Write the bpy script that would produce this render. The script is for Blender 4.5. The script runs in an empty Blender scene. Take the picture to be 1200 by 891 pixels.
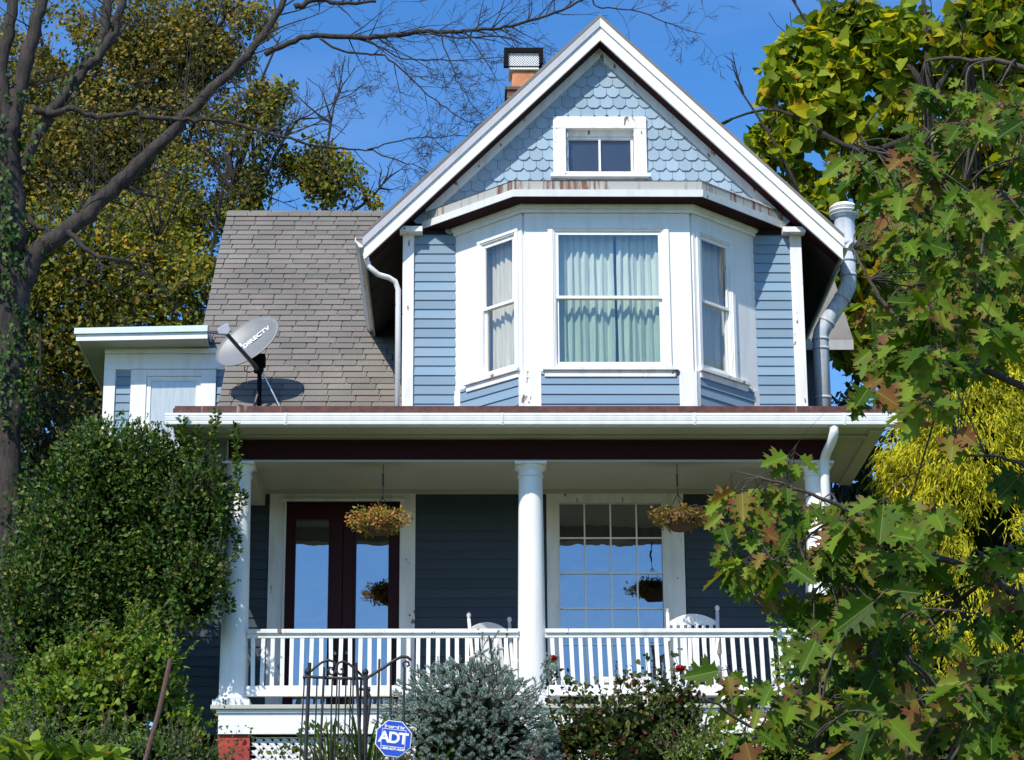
import bpy, math, random
import numpy as np
from mathutils import Matrix, Vector
from math import sin, cos, pi, radians, atan2, sqrt
random.seed(7); rng = np.random.default_rng(11)
scene = bpy.context.scene
col = scene.collection

# ------------------------------------------------------------------ camera
F = 2820.0
CAM = Vector((-0.658, -25.0, -4.056))
Rz = lambda a: Matrix.Rotation(a, 3, 'Z')
Rx = lambda a: Matrix.Rotation(a, 3, 'X')
CM = Rz(radians(-1.1)) @ Rx(pi/2 + radians(16.9)) @ Rz(radians(-0.3))
cd = bpy.data.cameras.new('camera'); cam = bpy.data.objects.new('camera', cd); col.objects.link(cam)
cd.sensor_width = 36; cd.lens = F/1200*36; cd.clip_start = .1; cd.clip_end = 3000
cam.matrix_world = Matrix.Translation(CAM) @ CM.to_4x4()
scene.camera = cam
def P(px, py, Y):
    """a sighted direction of the survey photograph taken to the vertical plane at depth Y"""
    d = CM @ Vector(((px-600)/F, -(py-445.5)/F, -1.0))
    return CAM + d*((Y-CAM.y)/d.y)

# ------------------------------------------------------------------ world and sun
sd = Vector((-.55, -1.0, 1.23)).normalized()
el = math.asin(sd.z); az = atan2(sd.x, sd.y)
w = bpy.data.worlds.new('World'); scene.world = w; w.use_nodes = True
nt = w.node_tree; nt.nodes.clear()
out = nt.nodes.new('ShaderNodeOutputWorld'); bg = nt.nodes.new('ShaderNodeBackground')
sky = nt.nodes.new('ShaderNodeTexSky'); sky.sky_type = 'NISHITA'; sky.sun_disc = False
sky.sun_elevation = el; sky.sun_rotation = az; sky.altitude = 200
sky.air_density = 1.0; sky.dust_density = 0.3; sky.ozone_density = 3.0
hs = nt.nodes.new('ShaderNodeHueSaturation'); hs.inputs['Saturation'].default_value = 1.28; hs.inputs['Value'].default_value = 1.0
tc = nt.nodes.new('ShaderNodeTexCoord'); mp = nt.nodes.new('ShaderNodeMapping'); mp.inputs['Scale'].default_value = (1.5, 1.5, 7)
cn = nt.nodes.new('ShaderNodeTexNoise'); cn.inputs['Scale'].default_value = 2.2; cn.inputs['Detail'].default_value = 7
cr = nt.nodes.new('ShaderNodeValToRGB'); cr.color_ramp.elements[0].position = .5; cr.color_ramp.elements[1].position = .95
cr.color_ramp.elements[0].color = (0,0,0,1); cr.color_ramp.elements[1].color = (.22,.22,.22,1)
mx = nt.nodes.new('ShaderNodeMixRGB'); mx.inputs[2].default_value = (6, 7, 8.5, 1)
L = nt.links.new
tn = nt.nodes.new('ShaderNodeMixRGB'); tn.blend_type = 'MULTIPLY'; tn.inputs[0].default_value = 1; tn.inputs[2].default_value = (1.25, 1.32, 1.48, 1)
L(sky.outputs[0], hs.inputs['Color']); L(hs.outputs[0], tn.inputs[1]); L(tn.outputs[0], mx.inputs[1]); L(tc.outputs['Generated'], mp.inputs[0]); L(mp.outputs[0], cn.inputs['Vector'])
L(cn.outputs['Fac'], cr.inputs[0]); L(cr.outputs[0], mx.inputs[0]); L(mx.outputs[0], bg.inputs[0])
bg.inputs[1].default_value = 0.138; L(bg.outputs[0], out.inputs[0])
sl = bpy.data.lights.new('sun', 'SUN'); sl.energy = 5.0; sl.angle = radians(.5); sl.color = (1, .955, .88)
so = bpy.data.objects.new('sun', sl); col.objects.link(so); so.rotation_euler = sd.to_track_quat('Z', 'Y').to_euler()
scene.view_settings.view_transform = 'Standard'; scene.view_settings.look = 'None'; scene.view_settings.exposure = 0
scene.cycles.max_bounces = 6; scene.cycles.diffuse_bounces = 3; scene.cycles.glossy_bounces = 3
scene.cycles.transparent_max_bounces = 12; scene.cycles.caustics_reflective = False; scene.cycles.caustics_refractive = False

# ------------------------------------------------------------------ materials
def newmat(name):
    m = bpy.data.materials.new(name); m.use_nodes = True
    n = m.node_tree.nodes; b = n['Principled BSDF']; return m, n, m.node_tree.links.new, b
def c4(c): return (c[0], c[1], c[2], 1)
def ramp(n, stops):
    r = n.new('ShaderNodeValToRGB'); e = r.color_ramp.elements
    e[0].position, e[0].color = stops[0][0], c4(stops[0][1]); e[1].position, e[1].color = stops[-1][0], c4(stops[-1][1])
    for p, c in stops[1:-1]:
        x = e.new(p); x.color = c4(c)
    return r
def noise(n, l, scale, detail=4, stretch=None, coord='Object', rough=.5):
    t = n.new('ShaderNodeTexCoord'); m = n.new('ShaderNodeMapping'); x = n.new('ShaderNodeTexNoise')
    if stretch: m.inputs['Scale'].default_value = stretch
    l(t.outputs[coord], m.inputs[0]); l(m.outputs[0], x.inputs['Vector'])
    x.inputs['Scale'].default_value = scale; x.inputs['Detail'].default_value = detail; x.inputs['Roughness'].default_value = rough
    return x.outputs['Fac']
def mixc(n, l, fac, a, b, mode='MIX'):
    m = n.new('ShaderNodeMixRGB'); m.blend_type = mode
    for s, v in ((0, fac), (1, a), (2, b)):
        if hasattr(v, 'is_output') or hasattr(v, 'links'): l(v, m.inputs[s])
        elif s == 0: m.inputs[0].default_value = v
        else: m.inputs[s].default_value = c4(v)
    return m.outputs[0]
def bump(n, l, b, h, strength=.3, dist=.01):
    x = n.new('ShaderNodeBump'); x.inputs['Strength'].default_value = strength; x.inputs['Distance'].default_value = dist
    l(h, x.inputs['Height']); l(x.outputs[0], b.inputs['Normal'])
def paint(name, base, rough=.5, dirt=(.3,.27,.22), amt=.35, peel=0, peelc=(.22,.15,.1), island=0.0, streak=(6,6,1), spec=.25):
    m, n, l, b = newmat(name)
    f = noise(n, l, 1.6, 6, streak)
    r = ramp(n, [(.45,(0,0,0)), (.8,(1,1,1))]); l(f, r.inputs[0])
    mm = n.new('ShaderNodeMath'); mm.operation = 'MULTIPLY'; mm.inputs[1].default_value = amt; l(r.outputs[0], mm.inputs[0])
    c = mixc(n, l, mm.outputs[0], base, dirt)
    if island:
        g = n.new('ShaderNodeNewGeometry')
        r2 = ramp(n, [(0,(1-island,)*3), (1,(1+island*.6, 1+island*.6, 1+island*.6))]); l(g.outputs['Random Per Island'], r2.inputs[0])
        c = mixc(n, l, 1.0, c, r2.outputs[0], 'MULTIPLY')
    if peel:
        f2 = noise(n, l, 9, 8, (1,1,.5), rough=.65)
        r3 = ramp(n, [(peel,(0,0,0)), (peel+.012,(1,1,1))]); l(f2, r3.inputs[0])
        c = mixc(n, l, r3.outputs[0], c, peelc)
    l(c, b.inputs['Base Color']); b.inputs['Roughness'].default_value = rough; b.inputs['Specular IOR Level'].default_value = spec
    f4 = noise(n, l, 60, 3); bump(n, l, b, f4, .12, .004)
    return m
M = {}
M['white'] = paint('white_paint', (.89,.885,.85), .45, amt=.32, dirt=(.52,.48,.42), peel=.70)
M['white_old'] = paint('weathered_white_paint', (.85,.84,.81), .5, amt=.5, dirt=(.45,.40,.32), peel=.635)
M['cream'] = paint('cream_paint', (.50,.49,.40), .55, amt=.3, dirt=(.4,.38,.3), peel=.72, streak=(2,2,2))
M['lattice'] = paint('lattice_paint', (.82,.78,.76), .5, amt=.2)
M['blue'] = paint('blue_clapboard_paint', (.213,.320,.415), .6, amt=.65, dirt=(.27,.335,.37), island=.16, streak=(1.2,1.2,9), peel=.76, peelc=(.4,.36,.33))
M['blue_shade'] = paint('shaded_blue_paint', (.064,.084,.108), .8, spec=.08, amt=.4, dirt=(.07,.085,.11), island=.10, streak=(1.2,1.2,9))  # clapboard blue darkened, with the porch shade put into its base colour
M['scale'] = paint('blue_shingle_paint', (.30,.41,.50), .65, amt=.5, dirt=(.40,.46,.48), island=.13, streak=(8,8,1.5))
M['maroon'] = paint('maroon_paint', (.034,.010,.011), .7, spec=.08, amt=.4, dirt=(.03,.012,.012))
M['door'] = paint('door_maroon', (.035,.006,.008), .45, spec=.15, amt=.2, dirt=(.03,.006,.006))
M['boxblue'] = paint('pale_metal_roof_edge', (.45,.58,.72), .35, amt=.2)
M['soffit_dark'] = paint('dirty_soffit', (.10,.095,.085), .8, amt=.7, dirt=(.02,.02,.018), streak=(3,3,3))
M['soffit_grey'] = paint('grey_soffit', (.42,.42,.41), .7, amt=.5, dirt=(.2,.2,.18))
M['red_brick'] = None
def rust_metal(name, base, a, bcol, lo=.42, hi=.56):
    m, n, l, b = newmat(name)
    f = noise(n, l, 2.2, 5, (7,7,.5), rough=.6); r = ramp(n, [(lo,(0,0,0)), (hi,(1,1,1))]); l(f, r.inputs[0])
    fm = noise(n, l, 1.3, 3, (1,1,.2)); ad = n.new('ShaderNodeMath'); ad.operation = 'MULTIPLY_ADD'; ad.inputs[1].default_value = .55; l(fm, ad.inputs[0]); sb = n.new('ShaderNodeMath'); sb.operation = 'SUBTRACT'; sb.inputs[1].default_value = .275; l(f, sb.inputs[0]); l(sb.outputs[0], ad.inputs[2]); l(ad.outputs[0], r.inputs[0])
    f2 = noise(n, l, 14, 4); r2 = ramp(n, [(.35,a), (.65,bcol)]); l(f2, r2.inputs[0])
    l(mixc(n, l, r.outputs[0], base, r2.outputs[0]), b.inputs['Base Color']); b.inputs['Roughness'].default_value = .65
    return m
M['rust'] = rust_metal('rusted_flashing', (.38,.34,.30), (.060,.018,.013), (.12,.036,.022), .22, .32)
M['rust_light'] = rust_metal('streaked_flashing', (.42,.41,.37), (.20,.08,.045), (.14,.05,.03), .5, .62)
M['galv'] = rust_metal('galvanised_pipe', (.50,.56,.62), (.42,.46,.50), (.35,.3,.27), .45, .7); M['galv'].node_tree.nodes['Principled BSDF'].inputs['Specular IOR Level'].default_value = .15
def plain(name, c, rough=.5, metal=0, var=.25, scale=8):
    m, n, l, b = newmat(name)
    f = noise(n, l, scale, 5)
    r = ramp(n, [(.3, tuple(x*(1-var) for x in c)), (.7, tuple(min(1, x*(1+var)) for x in c))]); l(f, r.inputs[0])
    l(r.outputs[0], b.inputs['Base Color']); b.inputs['Roughness'].default_value = rough; b.inputs['Metallic'].default_value = metal
    return m
M['black'] = plain('black_metal', (.008,.008,.009), .8); M['black'].node_tree.nodes['Principled BSDF'].inputs['Specular IOR Level'].default_value = .1
M['iron'] = plain('wrought_iron', (.020,.016,.016), .6, scale=30)
M['terracotta'] = plain('clay_flue', (.55,.22,.10), .8)
M['dish'] = plain('dish_grey', (.20,.205,.205), .45, var=.08)
M['lnbgrey'] = plain('lnb_grey', (.42,.45,.50), .5, var=.08)
M['bracket'] = plain('dark_bracket', (.05,.05,.055), .45)
M['dark'] = plain('dark_room', (.010,.010,.012), .9)
M['wire'] = plain('wire', (.02,.02,.02), .5)
M['pot'] = plain('basket_coir', (.10,.045,.025), .9, scale=40)
M['chairwhite'] = paint('chair_paint', (.76,.74,.70), .5, amt=.45, dirt=(.35,.30,.26), peel=.68)
M['steel'] = plain('steel', (.5,.5,.5), .35, 1)
M['textwhite'] = plain('lettering_white', (.85,.85,.85), .5, var=.02)
M['signblue'] = plain('sign_blue', (.02,.07,.48), .35, var=.1)
M['soil'] = plain('soil', (.05,.035,.02), .95)
M['red'] = plain('rose_red', (.55,.012,.02), .6, var=.3, scale=60)
M['berry'] = plain('berry_red', (.5,.03,.01), .4)
M['polewood'] = plain('rusty_pole', (.11,.06,.045), .8, scale=30)
def bark(name, a, b_, scale=12, stretch=(1,1,.25)):
    m, n, l, b = newmat(name)
    f = noise(n, l, scale, 8, stretch, rough=.7); r = ramp(n, [(.3,a), (.7,b_)]); l(f, r.inputs[0])
    l(r.outputs[0], b.inputs['Base Color']); b.inputs['Roughness'].default_value = .9; bump(n, l, b, f, .9, .05)
    return m
M['bark'] = bark('grey_bark', (.012,.010,.008), (.075,.058,.046))
M['bark_dark'] = bark('dark_bark', (.012,.010,.008), (.05,.04,.032))
M['twig'] = bark('twig_bark', (.03,.024,.02), (.075,.058,.048), 20)
M['oaktwig'] = bark('oak_twig_bark', (.05,.04,.032), (.16,.12,.095), 20)
def asphalt_shingle():
    m, n, l, b = newmat('asphalt_shingle')
    g = n.new('ShaderNodeNewGeometry')
    r = ramp(n, [(0,(.165,.155,.135)), (.3,(.195,.178,.155)), (.55,(.215,.20,.172)), (.8,(.205,.172,.150)), (1,(.182,.168,.146))]); r.color_ramp.interpolation = 'LINEAR'
    l(g.outputs['Random Per Island'], r.inputs[0])
    f = noise(n, l, 1.1, 5); r2 = ramp(n, [(.3,(.78,.78,.78)), (.7,(1.1,1.08,1.06))]); l(f, r2.inputs[0])
    f3 = noise(n, l, 90, 3); r3 = ramp(n, [(.3,(.7,.7,.7)), (.7,(1.25,1.25,1.25))]); l(f3, r3.inputs[0])
    c = mixc(n, l, 1, r.outputs[0], r2.outputs[0], 'MULTIPLY'); c = mixc(n, l, 1, c, r3.outputs[0], 'MULTIPLY')
    l(c, b.inputs['Base Color']); b.inputs['Roughness'].default_value = .9; bump(n, l, b, f3, .4, .004)
    return m
M['shingle'] = asphalt_shingle()
def brick(name, c1, c2, mortar, painted=False):
    m, n, l, b = newmat(name)
    t = n.new('ShaderNodeTexCoord'); s = n.new('ShaderNodeSeparateXYZ'); c = n.new('ShaderNodeCombineXYZ'); a = n.new('ShaderNodeMath')
    l(t.outputs['Object'], s.inputs[0]); l(s.outputs[0], a.inputs[0]); l(s.outputs[1], a.inputs[1]); l(a.outputs[0], c.inputs[0]); l(s.outputs[2], c.inputs[1])
    k = n.new('ShaderNodeTexBrick'); l(c.outputs[0], k.inputs['Vector']); k.inputs['Scale'].default_value = 1
    k.inputs['Brick Width'].default_value = .21; k.inputs['Row Height'].default_value = .072; k.inputs['Mortar Size'].default_value = .007
    k.inputs['Color1'].default_value = c4(c1); k.inputs['Color2'].default_value = c4(c2); k.inputs['Mortar'].default_value = c4(mortar)
    f = noise(n, l, 7, 6); r = ramp(n, [(.3,(.7,.7,.7)), (.75,(1.3,1.3,1.3))]); l(f, r.inputs[0])
    l(mixc(n, l, 1, k.outputs[0], r.outputs[0], 'MULTIPLY'), b.inputs['Base Color']); b.inputs['Roughness'].default_value = .8
    bump(n, l, b, k.outputs['Fac'], -.5, .01)
    return m
M['red_brick'] = brick('red_painted_brick', (.42,.05,.035), (.36,.045,.03), (.30,.04,.03))
M['chim_brick'] = brick('chimney_brick', (.16,.06,.04), (.10,.04,.03), (.2,.18,.15))
def curtain_mat(name, c):
    m, n, l, b = newmat(name)
    f = noise(n, l, 5, 3, (9,9,.6)); r = ramp(n, [(.3, tuple(x*.8 for x in c)), (.7, c)]); l(f, r.inputs[0])
    l(r.outputs[0], b.inputs['Base Color']); b.inputs['Roughness'].default_value = .95
    return m
M['curtain_teal'] = curtain_mat('pale_teal_curtain', (.84,.84,.78))
M['curtain_cream'] = curtain_mat('cream_curtain', (.82,.78,.70))
M['curtain_low'] = curtain_mat('grey_blue_curtain', (.30,.36,.42))
M['blind'] = curtain_mat('white_blind', (.9,.9,.9))
def glass(name, fac, tint, gloss=(1,1,1), wavy=.05, rough=0.0):
    m = bpy.data.materials.new(name); m.use_nodes = True; n = m.node_tree.nodes; l = m.node_tree.links.new; n.clear()
    o = n.new('ShaderNodeOutputMaterial'); mi = n.new('ShaderNodeMixShader'); g = n.new('ShaderNodeBsdfGlossy'); t = n.new('ShaderNodeBsdfTransparent')
    g.inputs['Roughness'].default_value = rough; g.inputs['Color'].default_value = c4(gloss); t.inputs['Color'].default_value = c4(tint)
    mi.inputs[0].default_value = fac; l(t.outputs[0], mi.inputs[1]); l(g.outputs[0], mi.inputs[2]); l(mi.outputs[0], o.inputs[0])
    tcx = n.new('ShaderNodeTexCoord'); nn = n.new('ShaderNodeTexNoise'); nn.inputs['Scale'].default_value = 3; l(tcx.outputs['Object'], nn.inputs['Vector'])
    bp = n.new('ShaderNodeBump'); bp.inputs['Strength'].default_value = wavy; bp.inputs['Distance'].default_value = .05; l(nn.outputs['Fac'], bp.inputs['Height']); l(bp.outputs[0], g.inputs['Normal'])
    return m
M['glass_low'] = glass('dark_reflecting_glass', .31, (.34,.38,.42), (.86,.92,.98))
M['glass_teal'] = glass('teal_tinted_glass', .10, (.92,.96,.93))
M['glass_teal_low'] = glass('greenish_screened_glass', .08, (.80,.87,.82)); M['glass_clear'] = glass('clear_glass', .09, (.95,.96,.94))
M['glass_attic'] = glass('dusty_attic_glass', .22, (.30,.30,.30), (.52,.56,.60), .1, .3)
def leafmat(name, stops, trans=.35, rough=.45, spec=.4, vein=None, tip=None, bigscale=None):
    m = bpy.data.materials.new(name); m.use_nodes = True; n = m.node_tree.nodes; l = m.node_tree.links.new
    b = n['Principled BSDF']; o = n['Material Output']
    g = n.new('ShaderNodeNewGeometry'); r = ramp(n, stops); c0 = g.outputs['Random Per Island']
    l(c0, r.inputs[0]); c = r.outputs[0]
    if bigscale:
        f = noise(n, l, bigscale, 3); r2 = ramp(n, [(.35,(.55,.55,.55)), (.65,(1.25,1.2,1.1))]); l(f, r2.inputs[0]); c = mixc(n, l, 1, c, r2.outputs[0], 'MULTIPLY')
    if vein:
        uv = n.new('ShaderNodeUVMap'); s = n.new('ShaderNodeSeparateXYZ'); l(uv.outputs[0], s.inputs[0])
        if tip:
            a2 = n.new('ShaderNodeMath'); a2.operation = 'ABSOLUTE'; l(s.outputs[0], a2.inputs[0])
            f = noise(n, l, 7, 3)
            ad = n.new('ShaderNodeMath'); ad.operation = 'MULTIPLY_ADD'; ad.inputs[1].default_value = 1.3; l(a2.outputs[0], ad.inputs[0]); l(f, ad.inputs[2])
            rr = ramp(n, [(.60,(0,0,0)), (1.0,(.9,.9,.9))]); l(ad.outputs[0], rr.inputs[0])
            mlt = n.new('ShaderNodeMath'); mlt.operation = 'MULTIPLY'; l(rr.outputs[0], mlt.inputs[0])
            rx = ramp(n, [(.25,(.12,.12,.12)), (.9,(1,1,1))]); l(c0, rx.inputs[0]); l(rx.outputs[0], mlt.inputs[1])
            c = mixc(n, l, mlt.outputs[0], c, tip)
        # midrib and side veins
        a = n.new('ShaderNodeMath'); a.operation = 'ABSOLUTE'; l(s.outputs[0], a.inputs[0])
        rv = ramp(n, [(.004,(.8,.8,.8)), (.016,(0,0,0))]); l(a.outputs[0], rv.inputs[0])
        c = mixc(n, l, rv.outputs[0], c, vein)
        v1 = n.new('ShaderNodeMath'); v1.operation = 'SUBTRACT'; l(s.outputs[1], v1.inputs[0]); l(a.outputs[0], v1.inputs[1])
        v2 = n.new('ShaderNodeMath'); v2.operation = 'MULTIPLY'; v2.inputs[1].default_value = 6.0; l(v1.outputs[0], v2.inputs[0])
        v3 = n.new('ShaderNodeMath'); v3.operation = 'FRACT'; l(v2.outputs[0], v3.inputs[0])
        rw = ramp(n, [(.0,(.3,.3,.3)), (.07,(0,0,0))]); l(v3.outputs[0], rw.inputs[0])
        c = mixc(n, l, rw.outputs[0], c, vein)
    l(c, b.inputs['Base Color']); b.inputs['Roughness'].default_value = rough; b.inputs['Specular IOR Level'].default_value = spec
    t = n.new('ShaderNodeBsdfTranslucent'); tcn = mixc(n, l, 1, c, (1.5,1.45,.55), 'MULTIPLY'); l(tcn, t.inputs['Color'])
    mi = n.new('ShaderNodeMixShader'); mi.inputs[0].default_value = trans; l(b.outputs[0], mi.inputs[1]); l(t.outputs[0], mi.inputs[2]); l(mi.outputs[0], o.inputs[0])
    return m
M['lf_holly'] = leafmat('holly_leaf', [(0,(.008,.026,.005)), (.45,(.042,.095,.014)), (.9,(.13,.21,.03)), (1,(.26,.19,.03))], .28, .45, .22)
M['lf_green'] = leafmat('fresh_green_leaf', [(0,(.035,.08,.010)), (.5,(.15,.25,.025)), (.85,(.26,.36,.04)), (.97,(.27,.28,.04)), (1,(.3,.10,.04))], .4, .55, .2)
M['lf_weed'] = leafmat('weed_leaf', [(0,(.03,.08,.012)), (.6,(.07,.14,.02)), (.9,(.14,.18,.03)), (1,(.25,.12,.04))], .35, .5)
M['lf_bgA'] = leafmat('autumn_leaf_olive', [(0,(.03,.055,.008)), (.4,(.14,.18,.028)), (.75,(.28,.28,.04)), (.9,(.44,.32,.045)), (1,(.48,.27,.04))], .4, .6, .2, bigscale=.45)
M['lf_bgB'] = leafmat('autumn_leaf_brown', [(0,(.035,.05,.012)), (.4,(.16,.175,.04)), (.75,(.30,.25,.06)), (1,(.44,.28,.06))], .4, .6, .2, bigscale=.45)
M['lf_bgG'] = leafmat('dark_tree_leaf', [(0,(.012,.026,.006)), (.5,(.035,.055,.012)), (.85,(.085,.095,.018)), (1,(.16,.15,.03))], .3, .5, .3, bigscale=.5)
M['lf_cat'] = leafmat('yellow_green_leaf', [(0,(.06,.12,.010)), (.35,(.17,.26,.018)), (.75,(.33,.38,.025)), (.93,(.52,.47,.02)), (1,(.45,.25,.02))], .5, .55, .15, bigscale=.6)
M['lf_oak'] = leafmat('oak_leaf', [(0,(.022,.065,.006)), (.5,(.095,.19,.012)), (.88,(.19,.27,.022)), (1,(.22,.10,.03))], .34, .5, .12, vein=(.26,.30,.07), tip=(.20,.05,.04))
M['lf_cyp'] = leafmat('golden_thread_foliage', [(0,(.12,.17,.010)), (.3,(.42,.43,.025)), (1,(.78,.72,.05))], .35, .7, .1, bigscale=2.2)
M['lf_spruce'] = leafmat('blue_spruce_needle', [(0,(.16,.23,.20)), (.6,(.34,.44,.40)), (1,(.50,.58,.54))], .2, .6, .3)
M['lf_rose'] = leafmat('rose_leaf', [(0,(.018,.035,.008)), (.5,(.055,.085,.018)), (.86,(.13,.15,.025)), (.93,(.14,.045,.025)), (1,(.15,.03,.02))], .3, .5, .2)
M['lf_lily'] = leafmat('daylily_leaf', [(0,(.05,.10,.012)), (.6,(.12,.19,.025)), (1,(.28,.27,.05))], .35, .4)
M['lf_ivy'] = leafmat('ivy_leaf', [(0,(.015,.045,.008)), (.6,(.045,.10,.016)), (1,(.10,.17,.025))], .25, .5, .2)
M['lf_basket'] = leafmat('basket_foliage', [(0,(.12,.20,.02)), (.35,(.26,.30,.04)), (.6,(.50,.26,.06)), (1,(.62,.22,.10))], .35, .5)
M['lf_basket2'] = leafmat('browning_basket_foliage', [(0,(.10,.09,.03)), (.4,(.24,.16,.04)), (.75,(.36,.22,.07)), (1,(.20,.22,.04))], .35, .6, .15)
M['lf_core'] = plain('inner_shade_foliage', (.006,.010,.004), 1, scale=6); M['lf_core'].node_tree.nodes['Principled BSDF'].inputs['Specular IOR Level'].default_value = 0  # black cores: the deep shade between leaves is painted on these masses
m, n, l, b = newmat('grass_ground')
f = noise(n, l, 1.5, 8); r = ramp(n, [(.3,(.03,.05,.012)), (.55,(.06,.09,.02)), (.8,(.10,.085,.04))]); l(f, r.inputs[0]); l(r.outputs[0], b.inputs['Base Color']); b.inputs['Roughness'].default_value = .95; M['ground'] = m

# ------------------------------------------------------------------ mesh helpers
B = Matrix(((1,0,0,0),(0,0,-1,0),(0,1,0,0),(0,0,0,1)))
def wallT(ox, oy, ang=0.0): return Matrix.Translation((ox, oy, 0)) @ Matrix.Rotation(ang, 4, 'Z') @ B
ID = Matrix.Identity(4)
class MB:
    def __init__(s, T=None): s.v = []; s.f = []; s.T = T or ID
    def add(s, vs, fs):
        k = len(s.v); T = s.T
        s.v += [tuple(T @ Vector(p)) for p in vs]; s.f += [tuple(i+k for i in q) for q in fs]
    def box(s, x0, x1, y0, y1, z0, z1):
        s.add([(x0,y0,z0),(x1,y0,z0),(x1,y1,z0),(x0,y1,z0),(x0,y0,z1),(x1,y0,z1),(x1,y1,z1),(x0,y1,z1)],
              [(0,3,2,1),(4,5,6,7),(0,1,5,4),(1,2,6,5),(2,3,7,6),(3,0,4,7)])
    def hexa(s, b4, t4):
        s.add(list(b4)+list(t4), [(3,2,1,0),(4,5,6,7),(0,1,5,4),(1,2,6,5),(2,3,7,6),(3,0,4,7)])
    def prism(s, poly, d):   # poly list of 3d points, extruded along vector d
        n = len(poly); d = Vector(d)
        s.add([tuple(p) for p in poly]+[tuple(Vector(p)+d) for p in poly], [tuple(range(n))[::-1], tuple(range(n, 2*n))]+[(i, (i+1) % n, n+(i+1) % n, n+i) for i in range(n)])
    def tube(s, path, rad, n=8, cap=True):
        path = [Vector(p) for p in path]
        if not isinstance(rad, (list, tuple)): rad = [rad]*len(path)
        k = len(path); vs = []; fs = []; up = None
        for i, p in enumerate(path):
            t = (path[min(i+1, k-1)]-path[max(i-1, 0)])
            t = t.normalized() if t.length > 1e-9 else Vector((0,0,1))
            if up is None:
                up = Vector((0,1,0)) if abs(t.y) < .9 else Vector((1,0,0))
            a = t.cross(up)
            if a.length < 1e-6: a = t.cross(Vector((1,.1,.2)))
            a.normalize(); bb = t.cross(a).normalized(); up = -bb if False else a.cross(t).normalized()
            for j in range(n):
                q = 2*pi*j/n; vs.append(tuple(p + (a*cos(q)+bb*sin(q))*rad[i]))
        for i in range(k-1):
            for j in range(n):
                fs.append((i*n+j, i*n+(j+1) % n, (i+1)*n+(j+1) % n, (i+1)*n+j))
        if cap: fs += [tuple(range(n))[::-1], tuple(range((k-1)*n, k*n))]
        s.add(vs, fs)
    def lathe(s, c, prof, n=24, ax=None):
        vs = []; fs = []; k = len(prof)
        for r, z in prof:
            for j in range(n):
                q = 2*pi*j/n; p = Vector((r*cos(q), r*sin(q), z))
                if ax: p = ax @ p
                vs.append((c[0]+p.x, c[1]+p.y, c[2]+p.z))
        for i in range(k-1):
            for j in range(n): fs.append((i*n+j, i*n+(j+1) % n, (i+1)*n+(j+1) % n, (i+1)*n+j))
        fs += [tuple(range(n))[::-1], tuple(range((k-1)*n, k*n))]
        s.add(vs, fs)
    def build(s, name, mat, parent=None, smooth=False, bevel=0, loc=None):
        me = bpy.data.meshes.new(name); me.from_pydata(s.v, [], s.f); me.update()
        me.materials.append(M[mat] if isinstance(mat, str) else mat)
        o = bpy.data.objects.new(name, me); col.objects.link(o)
        if parent: o.parent = parent
        if smooth:
            me.polygons.foreach_set('use_smooth', [len(p.vertices) == 4 for p in me.polygons])
        if bevel:
            bv = o.modifiers.new('bevel', 'BEVEL'); bv.width = bevel; bv.segments = 2; bv.limit_method = 'ANGLE'; bv.angle_limit = .7
        if loc is not None:
            me.transform(Matrix.Translation(-Vector(loc))); o.location = loc
        return o
def tag(o, label=None, cat=None, group=None, kind=None):
    if label: o['label'] = label
    if cat: o['category'] = cat
    if group: o['group'] = group
    if kind: o['kind'] = kind
    return o
def empty(name, label, cat, loc=(0,0,0), group=None):
    o = bpy.data.objects.new(name, None); col.objects.link(o); o.location = loc; o.empty_display_size = .2
    return tag(o, label, cat, group)
def keep(child, parent):
    """parent without moving: child geometry is in world coordinates"""
    child.parent = parent; child.location = Vector(child.location) - Vector(parent.location); return child

# ---------- leaves (numpy)
def unit(a): return a/np.maximum(np.linalg.norm(a, axis=-1, keepdims=True), 1e-9)
KITE = np.array([(0,0,0),(.32,.42,.07),(0,1,-.05),(-.32,.42,.07)]); KF = [(0,1,2),(0,2,3)]
HEART = np.array([(0,0,0),(.30,-.06,.05),(.46,.22,.10),(.30,.62,.05),(0,1,-.12),(-.30,.62,.05),(-.46,.22,.10),(-.30,-.06,.05)]); HF = [(0,1,2,3,4),(0,4,5,6,7)]
_h = [(0,0),(.03,.05),(.12,.10),(.27,.11),(.20,.17),(.17,.23),(.20,.27),(.34,.27),(.48,.34),(.36,.37),(.42,.45),(.28,.43),(.17,.46),(.17,.52),(.28,.58),(.42,.69),(.29,.66),(.30,.75),(.18,.68),(.12,.72),(.13,.79),(.24,.90),(.11,.87),(0,1.0)]
_h = [(x*1.05, y) for x, y in _h]; _n = len(_h)
OAK = np.array([(x, y, .22*x-.24*y*y+.03*sin(9*y)) for x, y in _h]+[(-x*.95, y+.015, .22*x-.24*(y+.015)**2+.03*sin(9*y)) for x, y in _h[1:-1]])
OAKF = [tuple(range(_n)), tuple([0]+[_n-1]+list(range(2*_n-3, _n-1, -1)))]
LOBE = np.array([(0,0,0),(.32,-.05,.04),(.28,.2,.05),(.52,.38,.06),(.26,.5,.03),(.22,.72,0),(0,1,-.1),(-.22,.72,0),(-.26,.5,.03),(-.52,.38,.06),(-.28,.2,.05),(-.32,-.05,.04)]); LF = [(0,1,2,3,4,5,6),(0,6,7,8,9,10,11)]
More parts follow.
